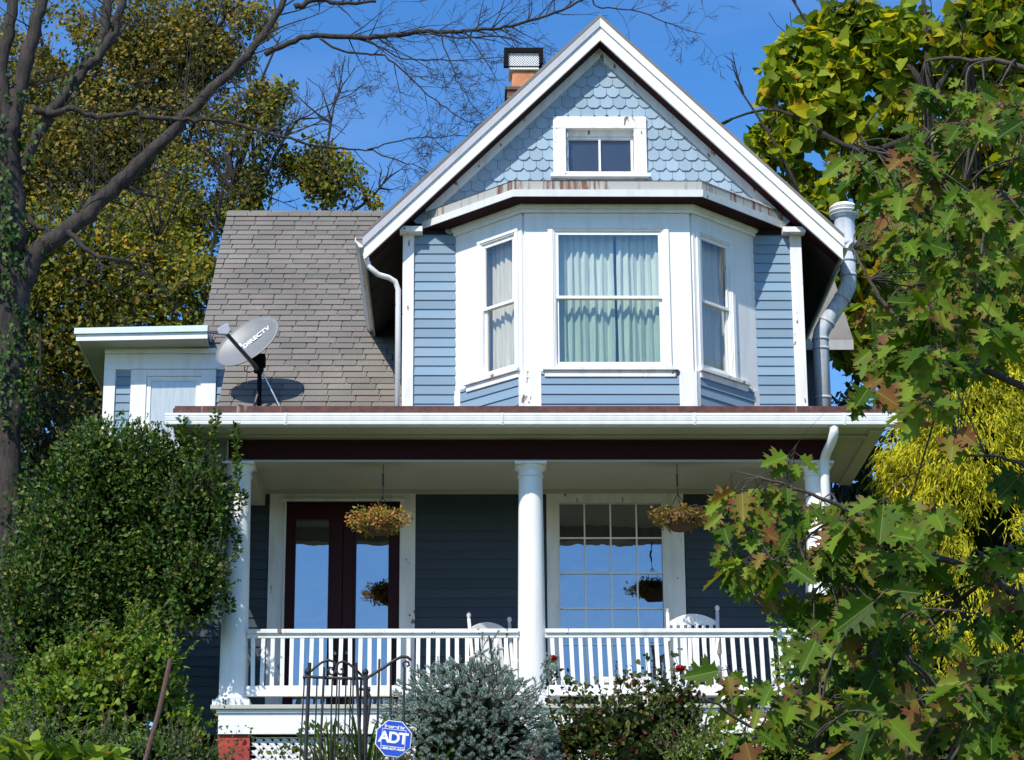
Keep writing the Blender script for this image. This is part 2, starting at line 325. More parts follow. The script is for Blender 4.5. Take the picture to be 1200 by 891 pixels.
def leaves(name, mat, pos, dirs, nrm, size, shape=KITE, faces=KF, parent=None, uv=False):
    pos = np.asarray(pos, float); N = len(pos)
    d = unit(np.asarray(dirs, float)); nr = np.asarray(nrm, float); s = unit(np.cross(d, nr)); nn = np.cross(s, d)
    size = np.broadcast_to(np.asarray(size, float), (N,))
    K = len(shape)
    V = pos[:,None,:] + size[:,None,None]*(shape[None,:,0:1]*s[:,None,:] + shape[None,:,1:2]*d[:,None,:] + shape[None,:,2:3]*nn[:,None,:])
    V = V.reshape(-1, 3); fl = [i for f_ in faces for i in f_]; L0 = len(fl)
    loops = (np.arange(N)[:,None]*K + np.array(fl)[None,:]).reshape(-1)
    tot = np.tile([len(f_) for f_ in faces], N); st = np.concatenate([[0], np.cumsum(tot)[:-1]])
    me = bpy.data.meshes.new(name); me.vertices.add(len(V)); me.vertices.foreach_set('co', V.reshape(-1).astype(np.float32))
    me.loops.add(len(loops)); me.loops.foreach_set('vertex_index', loops.astype(np.int32))
    me.polygons.add(len(tot)); me.polygons.foreach_set('loop_start', st.astype(np.int32)); me.polygons.foreach_set('loop_total', tot.astype(np.int32))
    me.update(calc_edges=True)
    if uv:
        u = me.uv_layers.new(name='UVMap'); q = np.tile(shape[fl][:, :2], (N, 1)); u.data.foreach_set('uv', q.reshape(-1).astype(np.float32))
    me.materials.append(M[mat]); o = bpy.data.objects.new(name, me); col.objects.link(o)
    if parent: keep(o, parent)
    return o
def sprigs(t, ells, mat, n, seed, ln=(.15,.35), leaf=.06, shape=KITE, faces=KF, step=.018, stemmat='oaktwig', name='sprays'):
    """straggling shoots that break the outline of a shrub"""
    rr = random.Random(seed); lp, ld, ls = [], [], []; mb = MB()
    for k in range(n):
        c, r = rr.choice(ells); d = Vector((rr.gauss(0,1), rr.gauss(0,1)-.4, abs(rr.gauss(0,1))*.9)).normalized()
        p = Vector((c[0]+r[0]*d.x*.88, c[1]+r[1]*d.y*.88, c[2]+r[2]*d.z*.88)); L_ = rr.uniform(*ln); d = (d*.6+Vector((0,0,.8))+rv(rr,.3)).normalized(); path = [Vector(c), p.copy()]; m_ = int(L_/step)
        for i in range(m_):
            d = (d+rv(rr,.06)).normalized(); p = p+d*step
            if i % 3 == 0: path.append(p.copy())
            sd_ = rv(rr,1); sd_ = (sd_-d*sd_.dot(d)).normalized(); lp.append(tuple(p)); ld.append(tuple(sd_*.9+d*.5)); ls.append(leaf*rr.uniform(.6,1.15)*(1-.5*i/m_))
        mb.tube(path+[p], .004, 3, False)
    N = len(lp); keep(mb.build('stems', stemmat, None), t)
    return leaves(name, mat, lp, ld, rng.normal(size=(N,3))*.6+np.array((-.3,-.6,.8)), ls, shape, faces, t)
def rv(rr, s=1): return Vector((rr.gauss(0, s), rr.gauss(0, s), rr.gauss(0, s)))
def rnd_dirs(N, up=0, bias=(0,0,0)):
    a = rng.normal(size=(N, 3)) + np.array(bias); a[:,2] += up; return unit(a)
def vnoise(p, seed=0, sc=1.0):
    """cheap smooth value in -1..1 for clumping"""
    r_ = np.random.default_rng(seed); s = np.zeros(len(p))
    for k in range(6):
        kv = r_.normal(size=3)*sc*(1+k*.5); s += np.sin(p@kv + r_.uniform(0, 6.28))/(1+k*.4)
    return s/2.6
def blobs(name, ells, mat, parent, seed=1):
    """bumpy black mass standing in for the deep shade inside a shrub"""
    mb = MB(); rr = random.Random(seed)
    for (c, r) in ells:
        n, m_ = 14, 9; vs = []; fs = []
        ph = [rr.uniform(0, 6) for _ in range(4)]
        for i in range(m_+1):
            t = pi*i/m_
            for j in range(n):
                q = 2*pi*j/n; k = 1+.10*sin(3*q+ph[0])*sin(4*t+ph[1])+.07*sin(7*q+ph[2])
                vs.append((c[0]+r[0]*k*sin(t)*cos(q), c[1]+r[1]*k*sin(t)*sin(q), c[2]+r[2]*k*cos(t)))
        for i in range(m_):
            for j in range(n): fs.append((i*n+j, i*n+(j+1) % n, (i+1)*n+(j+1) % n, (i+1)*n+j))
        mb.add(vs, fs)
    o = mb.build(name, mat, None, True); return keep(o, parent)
def shrub(name, label, cat, ells, mat, n, size, seed, core=.72, shape=KITE, faces=KF, group=None, up=.4, loc=None, clump=.35, corename='shade_core', face=(-.3,-.8,.5), sprig=0):
    c0 = ells[0][0]; loc = loc or (c0[0], c0[1], gz(c0[1]))
    t = empty(name, label, cat, loc, group)
    pos = []; out_ = []
    vol = np.array([e[1][0]*e[1][2]+e[1][1]*e[1][2] for e in ells]); cnt = (n*vol/vol.sum()).astype(int)
    for (c, r), k in zip(ells, cnt):
        d = unit(rng.normal(size=(k, 3))); rad = 1-.42*rng.random(k)**1.6
        p = np.array(c)+d*np.array(r)*rad[:,None]
        v = vnoise(p, seed, 5.0/max(r)); p += d*(v*clump*min(r))[:,None]*.5
        pos.append(p); out_.append(d)
    pos = np.concatenate(pos); o_ = np.concatenate(out_); N = len(pos)
    keepm = vnoise(pos, seed+5, 4.5)+.4*vnoise(pos, seed+6, 11) > -.62; pos = pos[keepm]; o_ = o_[keepm]; N = len(pos)
    d = unit(o_*.8+rng.normal(size=(N,3))*.6+np.array([0,0,up])); nr = unit(o_*.5+np.array(face)*.6+rng.normal(size=(N,3))*.6)
    leaves('foliage', mat, pos, d, nr, size*rng.uniform(.6, 1.25, N), shape, faces, t)
    if sprig: sprigs(t, ells, mat, sprig, seed+1, leaf=size*.95, shape=shape, faces=faces)
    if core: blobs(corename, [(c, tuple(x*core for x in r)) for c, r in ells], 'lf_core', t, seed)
    return t
def gz(y):
    """terrain height"""
    pts = [(-60,-5.75),(-23,-5.7),(-21,-5.55),(-17,-4.9),(-12,-3.7),(-7,-2.35),(-4,-1.75),(-1,-1.25),(4,-1.1),(60,0),(400,8)]
    for (a, za), (b_, zb) in zip(pts, pts[1:]):
        if a <= y <= b_: return za+(zb-za)*(y-a)/(b_-a)
    return pts[0][1] if y < -60 else pts[-1][1]

# ------------------------------------------------------------------ ground
ys = [-600,-60,-23,-21,-17,-14,-12,-9.5,-7,-5.5,-4,-2.5,-1,1,4,10,25,60,400,1500]
xs = [-1500,-200,-40,-15,-8,-4,-2,0,2,4,8,15,40,200,1500]
mb = MB(); vs = [(x, y, gz(y)+(.06*sin(x*1.7+y) if -15 < y < -1 and abs(x) < 20 else 0)) for y in ys for x in xs]; nx = len(xs)
mb.add(vs, [(j*nx+i, j*nx+i+1, (j+1)*nx+i+1, (j+1)*nx+i) for j in range(len(ys)-1) for i in range(nx-1)])
tag(mb.build('ground', 'ground'), kind='structure')
mb = MB(); mb.box(-60, 60, -25.6, -23.9, -5.66, -5.62)
M['concrete'] = plain('sidewalk_concrete', (.32,.31,.29), .9, scale=5); tag(mb.build('pavement', 'concrete'), kind='structure')

# ================================================================== HOUSE
house = empty('house', 'blue clapboard house with white bay window, front gable and columned porch', 'house', (0,0,0))
XL, XR, AX, AZ = -1.43, 3.34, .955, 8.70     # main block side walls, ridge
def roofz(x): return AZ-abs(x-AX)
def clap(mb, u0, u1, v0, v1, expo=.117, w0=0, th=.016, cut=None):
    v = v0
    while v < v1-1e-4:
        t = min(v+expo, v1); segs = [u0]
        if u1-u0 > 1.6: segs.append(random.uniform(u0+.4, u1-.4))
        segs.append(u1)
        for a, b_ in zip(segs, segs[1:]):
            if cut:
                a2, b2 = cut(v, a, b_)
                if b2-a2 < .02: continue
            else: a2, b2 = a, b_
            j = random.uniform(-.002, .002); g = .0015
            mb.add([(a2+g,v,w0),(b2-g,v,w0),(b2-g,v+j,w0+th),(a2+g,v+j,w0+th),(b2-g,t,w0+.002),(a2+g,t,w0+.002)], [(0,1,2,3)[::-1],(3,2,4,5)])
        v = t
def wedge_board(T, u0, u1, v0, v1, w0, w1): mb = MB(T); mb.box(u0, u1, v0, v1, w0, w1); return mb

FW = wallT(0, 2.1)     # front wall plane of the main block
# --- first floor clapboards
for a, b_ in ((-4.0, -2.95), (-1.26, .25), (1.85, 3.22)):
    mb = MB(FW); clap(mb, a, b_, 0.0, 2.84, .112); mb.build('clapboard_wall', 'blue_shade', house)
mb = MB(FW); mb.box(-4.0, -2.75, 0, 2.9, -.1, -.002); mb.box(-1.43, .39, 0, 2.9, -.1, -.002); mb.box(1.60, 3.3, 0, 2.9, -.1, -.002)
mb.box(-2.75, -1.43, 2.70, 2.9, -.1, -.002); mb.box(.39, 1.60, 2.69, 2.9, -.1, -.002); mb.box(.39, 1.60, 0, .62, -.1, -.002)
mb.build('wall_sheathing', 'dark', house)
# --- upper front wall
for a, b_ in ((-1.30, -.80), (2.76, 3.20)):
    mb = MB(FW); clap(mb, a, b_, 3.3, 6.0); mb.build('clapboard_wall', 'blue', house)
mb = MB(FW); mb.box(-1.43, -.6, 3.0, 6.0, -.1, -.002); mb.box(2.6, 3.34, 3.0, 6.0, -.1, -.002)
mb.box(-.6, 2.6, 5.95, 6.74, -.1, -.002)
mb.prism([(-1.43, 6.0, -.1), (.37, 6.0, -.1), (.37, 7.6, -.1), (.19, 7.6, -.1)], (0,0,.097))
mb.prism([(3.34, 6.0, -.1), (1.52, 6.0, -.1), (1.52, 7.6, -.1), (1.72, 7.6, -.1)], (0,0,.097))
mb.prism([(.19, 7.49, -.1), (1.72, 7.49, -.1), (AX, 8.32, -.1)], (0,0,.097))
mb.build('wall_sheathing', 'dark', house)
for a, b_ in ((-1.435, -1.30), (3.20, 3.34)):
    wedge_board(FW, a, b_, 3.2, 6.02, -.02, .035).build('corner_board', 'white_old', house, bevel=.004)
# --- side and rear walls, floors (closed shell)
mb = MB(); mb.box(XL, XL+.1, 2.21, 9.5, -1.2, 6.0); mb.box(XR-.1, XR, 2.21, 9.5, -1.2, 6.0); mb.box(XL+.11, XR-.11, 9.4, 9.5, -1.2, 6.0)
mb.prism([(XL+.1, 9.4, 6.0), (XR-.1, 9.4, 6.0), (AX, 9.4, 8.3)], (0,.1,0))
mb.box(-4.0, -3.9, 2.21, 8, -1.2, 2.9); mb.box(-3.89, XL-.01, 7.9, 8, -1.2, 7.5)
mb.build('side_wall', 'blue_shade', house)
mb = MB(); mb.box(XL+.11, XR-.11, 2.3, 9.3, 2.95, 3.05); mb.box(XL+.11, XR-.11, 2.22, 9.3, -.1, -.02); mb.box(XL+.11, XR-.11, 4.2, 4.3, -.01, 2.94)
mb.box(XL+.11, XR-.11, 4.4, 4.5, 3.06, 7.2); mb.box(-.6, 2.6, 2.24, 4.39, 6.3, 6.36)
mb.build('interior_partition', 'dark', house)

# --- fish-scale shingles in the gable
mb = MB(FW); row = .137; wd = .157; v = 6.0; k = 0
while v < 8.2:
    u = AX - 20*wd + (wd/2 if k % 2 else 0)
    lim = (8.38-v-row*.6)
    while u < AX+20*wd:
        uc = u+wd/2
        ua, ub = u+.002, u+wd-.002
        inwin = (abs(uc-AX) > 1.9 and v < 6.12) or (uc > .50 and uc < 1.39 and v+row > 6.82 and v < 7.38)
        if abs(uc-AX) < 8.36-v and not inwin:
            w0 = .019+random.uniform(-.002, .003); ch = wd*.25
            ch *= random.uniform(.85, 1.15); dv = random.uniform(-.004, .004)
            pts = [(ua, v+ch+dv, w0), (ua+ch, v+dv, w0+.004), (ub-ch, v+dv, w0+.004), (ub, v+ch+dv, w0), (ub, v+row+.05, .004), (ua, v+row+.05, .004)]
            back = [(x, y, w_-.014) for x, y, w_ in pts]
            n_ = 6; mb.add(pts+back, [tuple(range(6))]+[(i, i+6, (i+1) % 6+6, (i+1) % 6) for i in range(3)]+[(5, 11, 6, 0)])
        u += wd
    v += row; k += 1
mb.build('fish_scale_shingles', 'scale', house)

# --- gable roof slabs, rake boards
mb = MB()
for sgn in (-1, 1):
    xe = AX+sgn*2.86; ze = AZ-2.86
    a = [(AX, 1.80, AZ+.02), (xe, 1.80, ze+.02), (xe, 9.9, ze+.02), (AX, 9.9, AZ+.02)]
    t_ = [(x, y, z+.045) for x, y, z in a]
    if sgn < 0: a, t_ = a[::-1], t_[::-1]
    mb.hexa(a[::-1], t_[::-1])
mb.build('roof', 'shingle', house)
roof_obj = bpy.data.objects[-1] if False else None
RK = wallT(0, 1.65)
def rake(name, mat, d0, d1, w0, w1, xe=2.83, Y=1.85, sides=(-1, 1)):
    mb = MB(wallT(0, Y))
    for s in sides:
        xo = AX+s*xe
        poly = [(AX, AZ-d0, w0), (xo, AZ-xe-d0, w0), (xo, AZ-xe-d1, w0), (AX, AZ-d1, w0)]
        mb.prism(poly, (0,0,w1-w0))
    return mb.build(name, mat, house)
M['rake_shade'] = paint('shaded_rake_paint', (.50,.50,.53), .6, amt=.5, dirt=(.35,.34,.33))  # shade on the left rake moulding, put into its grey colour
rake('rake_moulding', 'rake_shade', -.02, .095, 0, .045, 2.86, sides=(-1,)); rake('rake_moulding', 'white', -.02, .095, 0, .045, 2.86, sides=(1,))
rake('rake_board', 'white', .096, .27, -.02, .02, 2.84)
rake('rake_frieze', 'white_old', .272, .405, .0, .03, 2.12, 2.1)
# soffit planes of the rakes (maroon) and of the side eaves (dark)
mb = MB()
for s in (-1, 1):
    xo = AX+s*2.80
    p = [(AX, 1.871, AZ-.268), (xo, 1.871, AZ-2.80-.268), (xo, 2.1, AZ-2.80-.268), (AX, 2.1, AZ-.268)]
    mb.prism(p, (0,0,.02))
mb.build('rake_soffit', 'maroon', house)
for s in (-1, 1):
    mb = MB(); xw = XL if s < 0 else XR
    xo = AX+s*2.83
    p = [(xw, 2.11, AZ-abs(xw-AX)-.20), (xo, 2.11, AZ-2.83-.20), (xo, 9.6, AZ-2.83-.20), (xw, 9.6, AZ-abs(xw-AX)-.20)]
    mb.prism(p, (0,0,.02)); mb.build('eave_soffit', 'soffit_dark', house)
# eave returns
for a in (-1.47, 3.11): mb = MB(FW); mb.box(a, a+.27, 5.985, 6.05, 0, .16); mb.build('eave_return', 'white_old', house)
# gutters along the side eaves
def gutter_profile(s=1, h=.12, d=.11): return [(0,0),(-d*.55*s,0),(-d*.75*s,h*.35),(-d*s,h*.62),(-d*s,h),(-d*.9*s,h),(-d*.9*s,h*.7),(0,h*.1)]
for s, xe, x_ in ((1, AX-2.84, 'l'), (-1, AX+2.84, 'r')):
    mb = MB(); mb.prism([(xe+a, 1.83, AZ-2.86-.10+z) for a, z in gutter_profile(s)], (0, 3.30 if s > 0 else 4.4, 0)); mb.build('gutter', 'white_old', house)
    mb = MB(); mb.box(min(xe, xe+.02*s), max(xe, xe+.02*s), 1.88, 9.6, AZ-2.86-.20, AZ-2.86-.001); mb.build('eave_fascia', 'soffit_grey', house)

# --- attic window
def ring(mb, u0, u1, v0, v1, c, w0, w1, sides='lrtb'):
    if 'l' in sides: mb.box(u0-c, u0, v0-(c if 'b' in sides else 0), v1, w0, w1)
    if 'r' in sides: mb.box(u1, u1+c, v0-(c if 'b' in sides else 0), v1, w0, w1)
    if 't' in sides: mb.box(u0-c, u1+c, v1, v1+c, w0, w1+.003)
    if 'b' in sides: mb.box(u0, u1, v0-c, v0, w0, w1)
mb = MB(FW); ring(mb, .53, 1.355, 6.766, 7.36, .155, -.08, .05, 'lrt'); mb.box(.53, 1.355, 6.76, 6.80, -.08, .045)
win = mb.build('attic_window', 'white_old', house, bevel=.004)
mb = MB(FW); mb.box(.34, 1.545, 6.72, 6.764, 0, .09); mb.build('sill', 'white_old', win)
mb = MB(FW); ring(mb, .565, 1.32, 6.825, 7.25, .03, -.10, -.045); mb.box(.53, 1.355, 7.285, 7.36, -.10, -.03); mb.box(.93, .955, 6.825, 7.25, -.10, -.04)
mb.build('sash', 'white_old', win)
for a, b_ in ((.565, .93), (.955, 1.32)):
    mb = MB(FW); mb.box(a, b_, 6.825, 7.25, -.085, -.08); mb.build('pane', 'glass_attic', win)
mb = MB(FW); mb.box(.5, 1.4, 6.7, 7.4, -.6, -.55); mb.build('backing', 'dark', win)

# --- bay
BA, BB, BC, BD = (-.81, 2.1), (-.02, 1.3), (1.95, 1.3), (2.77, 2.1)
T_l = wallT(BA[0], BA[1], atan2(BB[1]-BA[1], BB[0]-BA[0])); T_f = wallT(BB[0], BB[1]); T_r = wallT(BC[0], BC[1], atan2(BD[1]-BC[1], BD[0]-BC[0]))
LL = sqrt((BB[0]-BA[0])**2+(BB[1]-BA[1])**2); LFN = BC[0]-BB[0]; LR = sqrt((BD[0]-BC[0])**2+(BD[1]-BC[1])**2)
mbw = MB(); mbc = MB(); sill_z = 4.06; top_z = 6.06
def panel(T, u0, u1, h0, h1, g0, g1):
    mbw.T = T; mbw.box(u0, h0, sill_z-.02, top_z, -.07, 0); mbw.box(h1, u1, sill_z-.02, top_z, -.07, 0)
    mbw.box(h0, h1, g1, top_z, -.07, 0); mbw.box(h0, h1, sill_z-.02, g0, -.07, 0)
panel(T_l, 0, LL-.02, .47, .98, 4.13, 5.73)
panel(T_f, .02, LFN-.02, .38, 1.61, 4.12, 5.74)
panel(T_r, .02, LR, .15, .66, 4.13, 5.73)
bay = mbw.build('bay_wall', 'white', house)
# frieze boards, corner posts, clapboards under the sills
def band(name, mat, v0, v1, w0, w1):
    mb = MB()
    for pa, pb in ((BA, BB), (BB, BC), (BC, BD)):
        d = Vector((pb[0]-pa[0], pb[1]-pa[1])).normalized(); nrm = Vector((d.y, -d.x))
        pts = []
        e = math.tan(radians(22.5))
        ea = 0 if pa is BA else e; eb = 0 if pb is BD else e
        q = [(Vector(pa)+nrm*w0-d*ea*w0), (Vector(pb)+nrm*w0+d*eb*w0), (Vector(pb)+nrm*w1+d*eb*w1), (Vector(pa)+nrm*w1-d*ea*w1)]
        mb.hexa([(p.x, p.y, v0) for p in q][::-1], [(p.x, p.y, v1) for p in q][::-1])
    return mb.build(name, mat, bay)
band('crown_moulding', 'white', 5.97, 6.01, .002, .03); band('crown_moulding', 'white', 6.01, 6.064, .002, .06)
for T, bx_ in ((T_f, (-.012, .20)), (T_f, (LFN-.19, LFN+.012)), (T_l, (LL-.07, LL-.005)), (T_l, (0, .10)), (T_r, (.005, .07)), (T_r, (LR-.10, LR))):
    mb = MB(T); mb.box(bx_[0], bx_[1], 3.3, sill_z-.02+(.003 if bx_[0] else 0), -.05, .012); mb.build('corner_post', 'white_old', bay)
for T, a, b_ in ((T_f, .20, LFN-.19), (T_l, .10, LL-.07), (T_r, .07, LR-.10)):
    mb = MB(T); clap(mb, a, b_, 3.3, 4.035, .117); mb.build('bay_clapboards', 'blue', bay)
mb = MB(); 
for T, l_ in ((T_f, LFN), (T_l, LL), (T_r, LR)):
    mb.T = T; mb.box(.03, l_-.03, 3.2, 3.97, -.06, -.005)
mb.build('bay_sheathing', 'dark', bay)
def curtain(T, u0, u1, v0, v1, w, mat, parent, gap=None, waves=16, amp=.022, scallop=False, skip=None):
    mb = MB(T); n_ = int((u1-u0)*90); rr = random.Random(int((u0+v0)*100)); ph = rr.uniform(0, 6)
    vs = []; fs = []; zs = [v0, v0+(v1-v0)*.25, v0+(v1-v0)*.5, v0+(v1-v0)*.75, v1]
    for i in range(n_+1):
        u = u0+(u1-u0)*i/n_
        for z in zs:
            k = 1-.3*(z-v0)/(v1-v0)
            wv = amp*k*(sin(u*waves*6.28/(1.2)+ph+1.3*sin(u*9+ph))+.45*sin(u*waves*11+ph+sin(u*23))+.5*sin(u*14+z*.8))
            vs.append((u+.006*sin(z*3+u*30), z+(.02*sin(u*80) if z == v0 else 0), w+wv))
    m_ = len(zs)
    for i in range(n_):
        u = u0+(u1-u0)*i/n_
        if gap and gap[0] < u < gap[1]: continue
        for j in range(m_-1): fs.append((i*m_+j, (i+1)*m_+j, (i+1)*m_+j+1, i*m_+j+1))
    mb.add(vs, fs); return mb.build('curtain', mat, parent, True)
def hung(T, u0, u1, v0, v1, vm, glassmat, cmat, curt, gap=None, cas=.05, sillx=(.06, .06)):
    mb = MB(T); ring(mb, u0-.03, u1+.03, v0-.03, v1+.03, cas, .001, .024, 'lrt'); ring(mb, u0-.012, u1+.012, v0-.012, v1+.012, .02, .001, .012, 'lrt')
    win = mb.build('window', 'white', house, bevel=.003)
    mb = MB(T); mb.box(u0-sillx[0], u1+sillx[1], v0-.075, v0-.035, .001, .055); mb.box(u0-sillx[0]+.02, u1+sillx[1]-.02, v0-.15, v0-.075, .001, .025)
    mb.build('sill', 'white_old', win, bevel=.003)
    c = .034
    mb = MB(T); ring(mb, u0+c, u1-c, vm+.018, v1-c, c, -.035, -.008); mb.build('upper_sash', 'white', win)
    mb = MB(T); ring(mb, u0+c, u1-c, v0+c+.01, vm-.018, c, -.068, -.038); mb.build('lower_sash', 'white', win)
    mb = MB(T); mb.box(u0+c, u1-c, vm+.018, v1-c, -.024, -.021); mb.build('pane', glassmat, win)
    mb = MB(T); mb.box(u0+c, u1-c, v0+c, vm-.018, -.055, -.052); mb.build('pane', glassmat+'_low' if glassmat == 'glass_teal' else glassmat, win)
    curtain(T, curt[0], curt[1], v0-.05, v1+.02, -.17, cmat, win, gap, 13, .034)
    return win
w1 = hung(T_f, .38, 1.61, 4.12, 5.74, 4.94, 'glass_teal', 'curtain_teal', (.34, 1.66), (1.06, 1.09), cas=.06, sillx=(.16, .16))
w1['label'] = 'centre bay window with teal tinted panes'
hung(T_l, .47, .98, 4.13, 5.73, 4.94, 'glass_clear', 'curtain_cream', (.40, 1.12), None, sillx=(.28, .1))
hung(T_r, .15, .66, 4.13, 5.73, 4.94, 'glass_clear', 'curtain_cream', (.0, .74), None, sillx=(.1, .28))
# bay roof
def polyroof(off, z): # outline of bay roof at offset
    e = off*math.tan(radians(22.5))
    return [(-.81-off*1.41, 2.09, z), (BB[0]-e, BB[1]-off, z), (BC[0]+e, BC[1]-off, z), (2.77+off*1.41, 2.09, z)]
def ringroof(name, mat, off0, off1, z0, z1, z0b=None):
    mb = MB(); a, b_ = polyroof(off0, z0), polyroof(off1, z1); n_ = 4
    mb.add(a+b_, [tuple(range(4))[::-1], tuple(range(4, 8))]+[(i, (i+1) % 4, (i+1) % 4+4, i+4) for i in range(4)]); return mb
ringroof('a', 'x', .262, .262, 6.066, 6.074).build('bay_soffit', 'maroon', house)
ringroof('a', 'x', .275, .29, 6.075, 6.155).build('bay_fascia', 'white', house)
mb = ringroof('a', 'x', .262, .262, 6.156, 6.275); mb.build('bay_flashing', 'rust_light', house)
mb = MB(); a = polyroof(.27, 6.276); a2 = [(-.95, 2.09, 6.42), (.1, 2.0, 6.44), (1.8, 2.0, 6.44), (2.9, 2.09, 6.42)]
mb.add(a+a2, [(0,1,5,4),(1,2,6,5),(2,3,7,6),(4,5,6,7)]); mb.build('bay_roof', 'rust_light', house)

# --- first floor: doors and window
mb = MB(FW); mb.box(-2.945, -2.765, 0, 2.838, .0, .04); mb.box(-1.425, -1.262, 0, 2.838, .0, .04); mb.box(-2.765, -1.425, 2.72, 2.838, .0, .036); mb.box(-2.80, -1.39, 2.70, 2.735, .037, .06); mb.box(-2.775, -2.75, 0, 2.70, .04, .055); mb.box(-1.44, -1.415, 0, 2.70, .04, .055)
dc = mb.build('door_casing', 'white_old', house, bevel=.004)
def door(u0, u1, g0, g1):
    mb = MB(FW); z1 = 2.70; zt = 2.50; zb = .30
    mb.box(u0, g0, .02, z1, -.07, -.02); mb.box(g1, u1, .02, z1, -.07, -.02); mb.box(g0, g1, zt, z1, -.07, -.02); mb.box(g0, g1, .02, zb, -.07, -.02)
    mb.box(g0-.025, g0, zb, zt, -.02, -.008); mb.box(g1, g1+.025, zb, zt, -.02, -.008); mb.box(g0, g1, zt, zt+.025, -.02, -.008); mb.box(g0-.025, g1+.025, zb-.025, zb, -.02, -.008)
    d = mb.build('door', 'door', house, bevel=.003)
    mb = MB(FW); mb.box(g0, g1, zb, zt, -.05, -.045); mb.build('pane', 'glass_low', d)
    return d
d1 = door(-2.755, -2.098, -2.64, -2.26); d2 = door(-2.092, -1.435, -1.94, -1.57)
for d, u in ((d1, -2.17), (d2, -2.02)):
    mb = MB(); mb.lathe((u, 2.12, .93), [(.012,0),(.012,.03),(.03,.045),(.034,.06),(.02,.075),(.001,.08)], 12, Matrix.Rotation(pi/2, 3, 'X')); mb.build('knob', 'steel', d, True)
mb = MB(FW); mb.box(-3, -1.3, 0, 2.8, -1.3, -1.2); mb.build('hall_wall', 'dark', house)
mb = MB(FW)
mb.box(.252, .385, .0, 2.838, 0, .04); mb.box(1.605, 1.84, 0, 2.838, 0, .04); mb.box(.385, 1.605, 2.69, 2.838, 0, .036); mb.box(.385, .402, .62, 2.69, .0, .03); mb.box(1.585, 1.605, .62, 2.69, 0, .03)
mb.box(.385, 1.605, .46, .62, 0, .036); mb.box(1.62, 1.64, .62, 2.8, .04, .05)
win = mb.build('picture_window', 'white_old', house, bevel=.004); win['label'] = 'wide picture window with a grid of small panes'
mb = MB(FW); mb.box(.402, 1.585, .62, 2.69, -.036, -.032); mb.build('pane', 'glass_low', win)
mb = MB(FW)
for i in range(5):
    u = .392+i*(1.595-.392)/4; mb.box(u-.009, u+.009, .62, 2.69, -.030, -.012)
for i in range(6): v = 2.69-i*.414; mb.box(.402, 1.585, v-.009, v+.009, -.030, -.013)
mb.build('muntins', 'white', win)
curtain(FW, .36, 1.62, .5, 2.7, -.25, 'curtain_low', win, None, 12, .03)
mb = MB(FW); mb.box(.3, 1.7, .5, .98, -.2, -.19); mb.build('low_shade', 'blind', win)

# --- porch
YB = .12
mb = MB(); mb.box(-3.33, 3.42, -.05, 2.1, -.045, .0); mb.build('porch_deck', 'cream', house, bevel=.006)
mb = MB(); mb.box(-3.25, 3.36, .0, .04, -.30, -.085); mb.box(-3.27, 3.38, -.02, .04, -.083, -.047); mb.build('porch_skirt', 'white', house, bevel=.004)
mb = MB(); mb.box(-3.25, -2.92, .03, .4, -1.6, -.303); mb.build('brick_pier', 'red_brick', house)
mb = MB(); mb.box(-.14, .17, .03, .4, -1.6, -.303); mb.build('brick_pier', 'red_brick', house)
mb = MB(); mb.box(3.05, 3.36, .03, .4, -1.6, -.303); mb.build('brick_pier', 'red_brick', house)
mb = MB(); mb.box(-3.24, -3.2, .41, 2.2, -1.6, -.05); mb.box(3.3, 3.35, .41, 2.2, -1.6, -.05); mb.box(-3.2, 3.3, 2.15, 2.2, -1.5, -.05); mb.build('foundation', 'dark', house)
def lattice(x0, x1, z0, z1):
    mb = MB(); pitch = .088; sw = .052/2
    for dr in (-1, 1):
        yy = .07+(.012 if dr > 0 else 0)
        k = x0-(z1-z0)
        while k < x1+(z1-z0):
            # line x = k + t, z = z0 + t (dr>0) or z1 - t
            t0 = max(0, x0-k); t1 = min(z1-z0, x1-k)
            if t1-t0 > .03:
                za = z0+t0 if dr > 0 else z1-t0; zb = z0+t1 if dr > 0 else z1-t1
                o_ = sw
                p = [(k+t0-o_, yy, za), (k+t0+o_, yy, za), (k+t1+o_, yy, zb), (k+t1-o_, yy, zb)]
                mb.prism(p, (0, .008, 0))
            k += pitch
    mb.box(x0-.02, x1+.02, .055, .068, z1, z1+.02)
    return mb.build('lattice', 'lattice', house)
lattice(-2.89, -.17, -1.25, -.33); lattice(.2, 3.03, -1.25, -.33)
mb = MB(); mb.box(-2.9, 3.04, .055, .07, -.325, -.302); mb.build('lattice_rail', 'maroon', house)
COLX = (-3.13, .022, 3.13)
for cx in COLX:
    cy = .25; mb = MB(); prof = []
    for i in range(13):
        t = i/12; r = .148-.020*t**1.6; prof.append((r, .14+t*(2.56-.14)))
    mb.lathe((cx, cy, 0), [(.148,.13)]+prof+[(.128,2.57)], 32)
    c_ = mb.build('porch_column', 'white', house, True)
    mb = MB(); mb.lathe((cx, cy, 0), [(.15,.07),(.178,.075),(.186,.09),(.178,.108),(.155,.118),(.16,.128),(.15,.145)], 32); ob = mb.build('base_moulding', 'white', c_, True)
    mb = MB(); mb.box(cx-.195, cx+.195, cy-.195, cy+.195, .001, .07); mb.build('plinth', 'white_old', c_, bevel=.006)
    mb = MB(); mb.lathe((cx, cy, 0), [(.132,2.50),(.142,2.505),(.142,2.52),(.13,2.525),(.131,2.57),(.150,2.60),(.165,2.62),(.165,2.628)], 32); mb.build('capital', 'white', c_, True)
    mb = MB(); mb.box(cx-.172, cx+.172, cy-.172, cy+.172, 2.629, 2.658); mb.build('abacus', 'white', c_, bevel=.004)
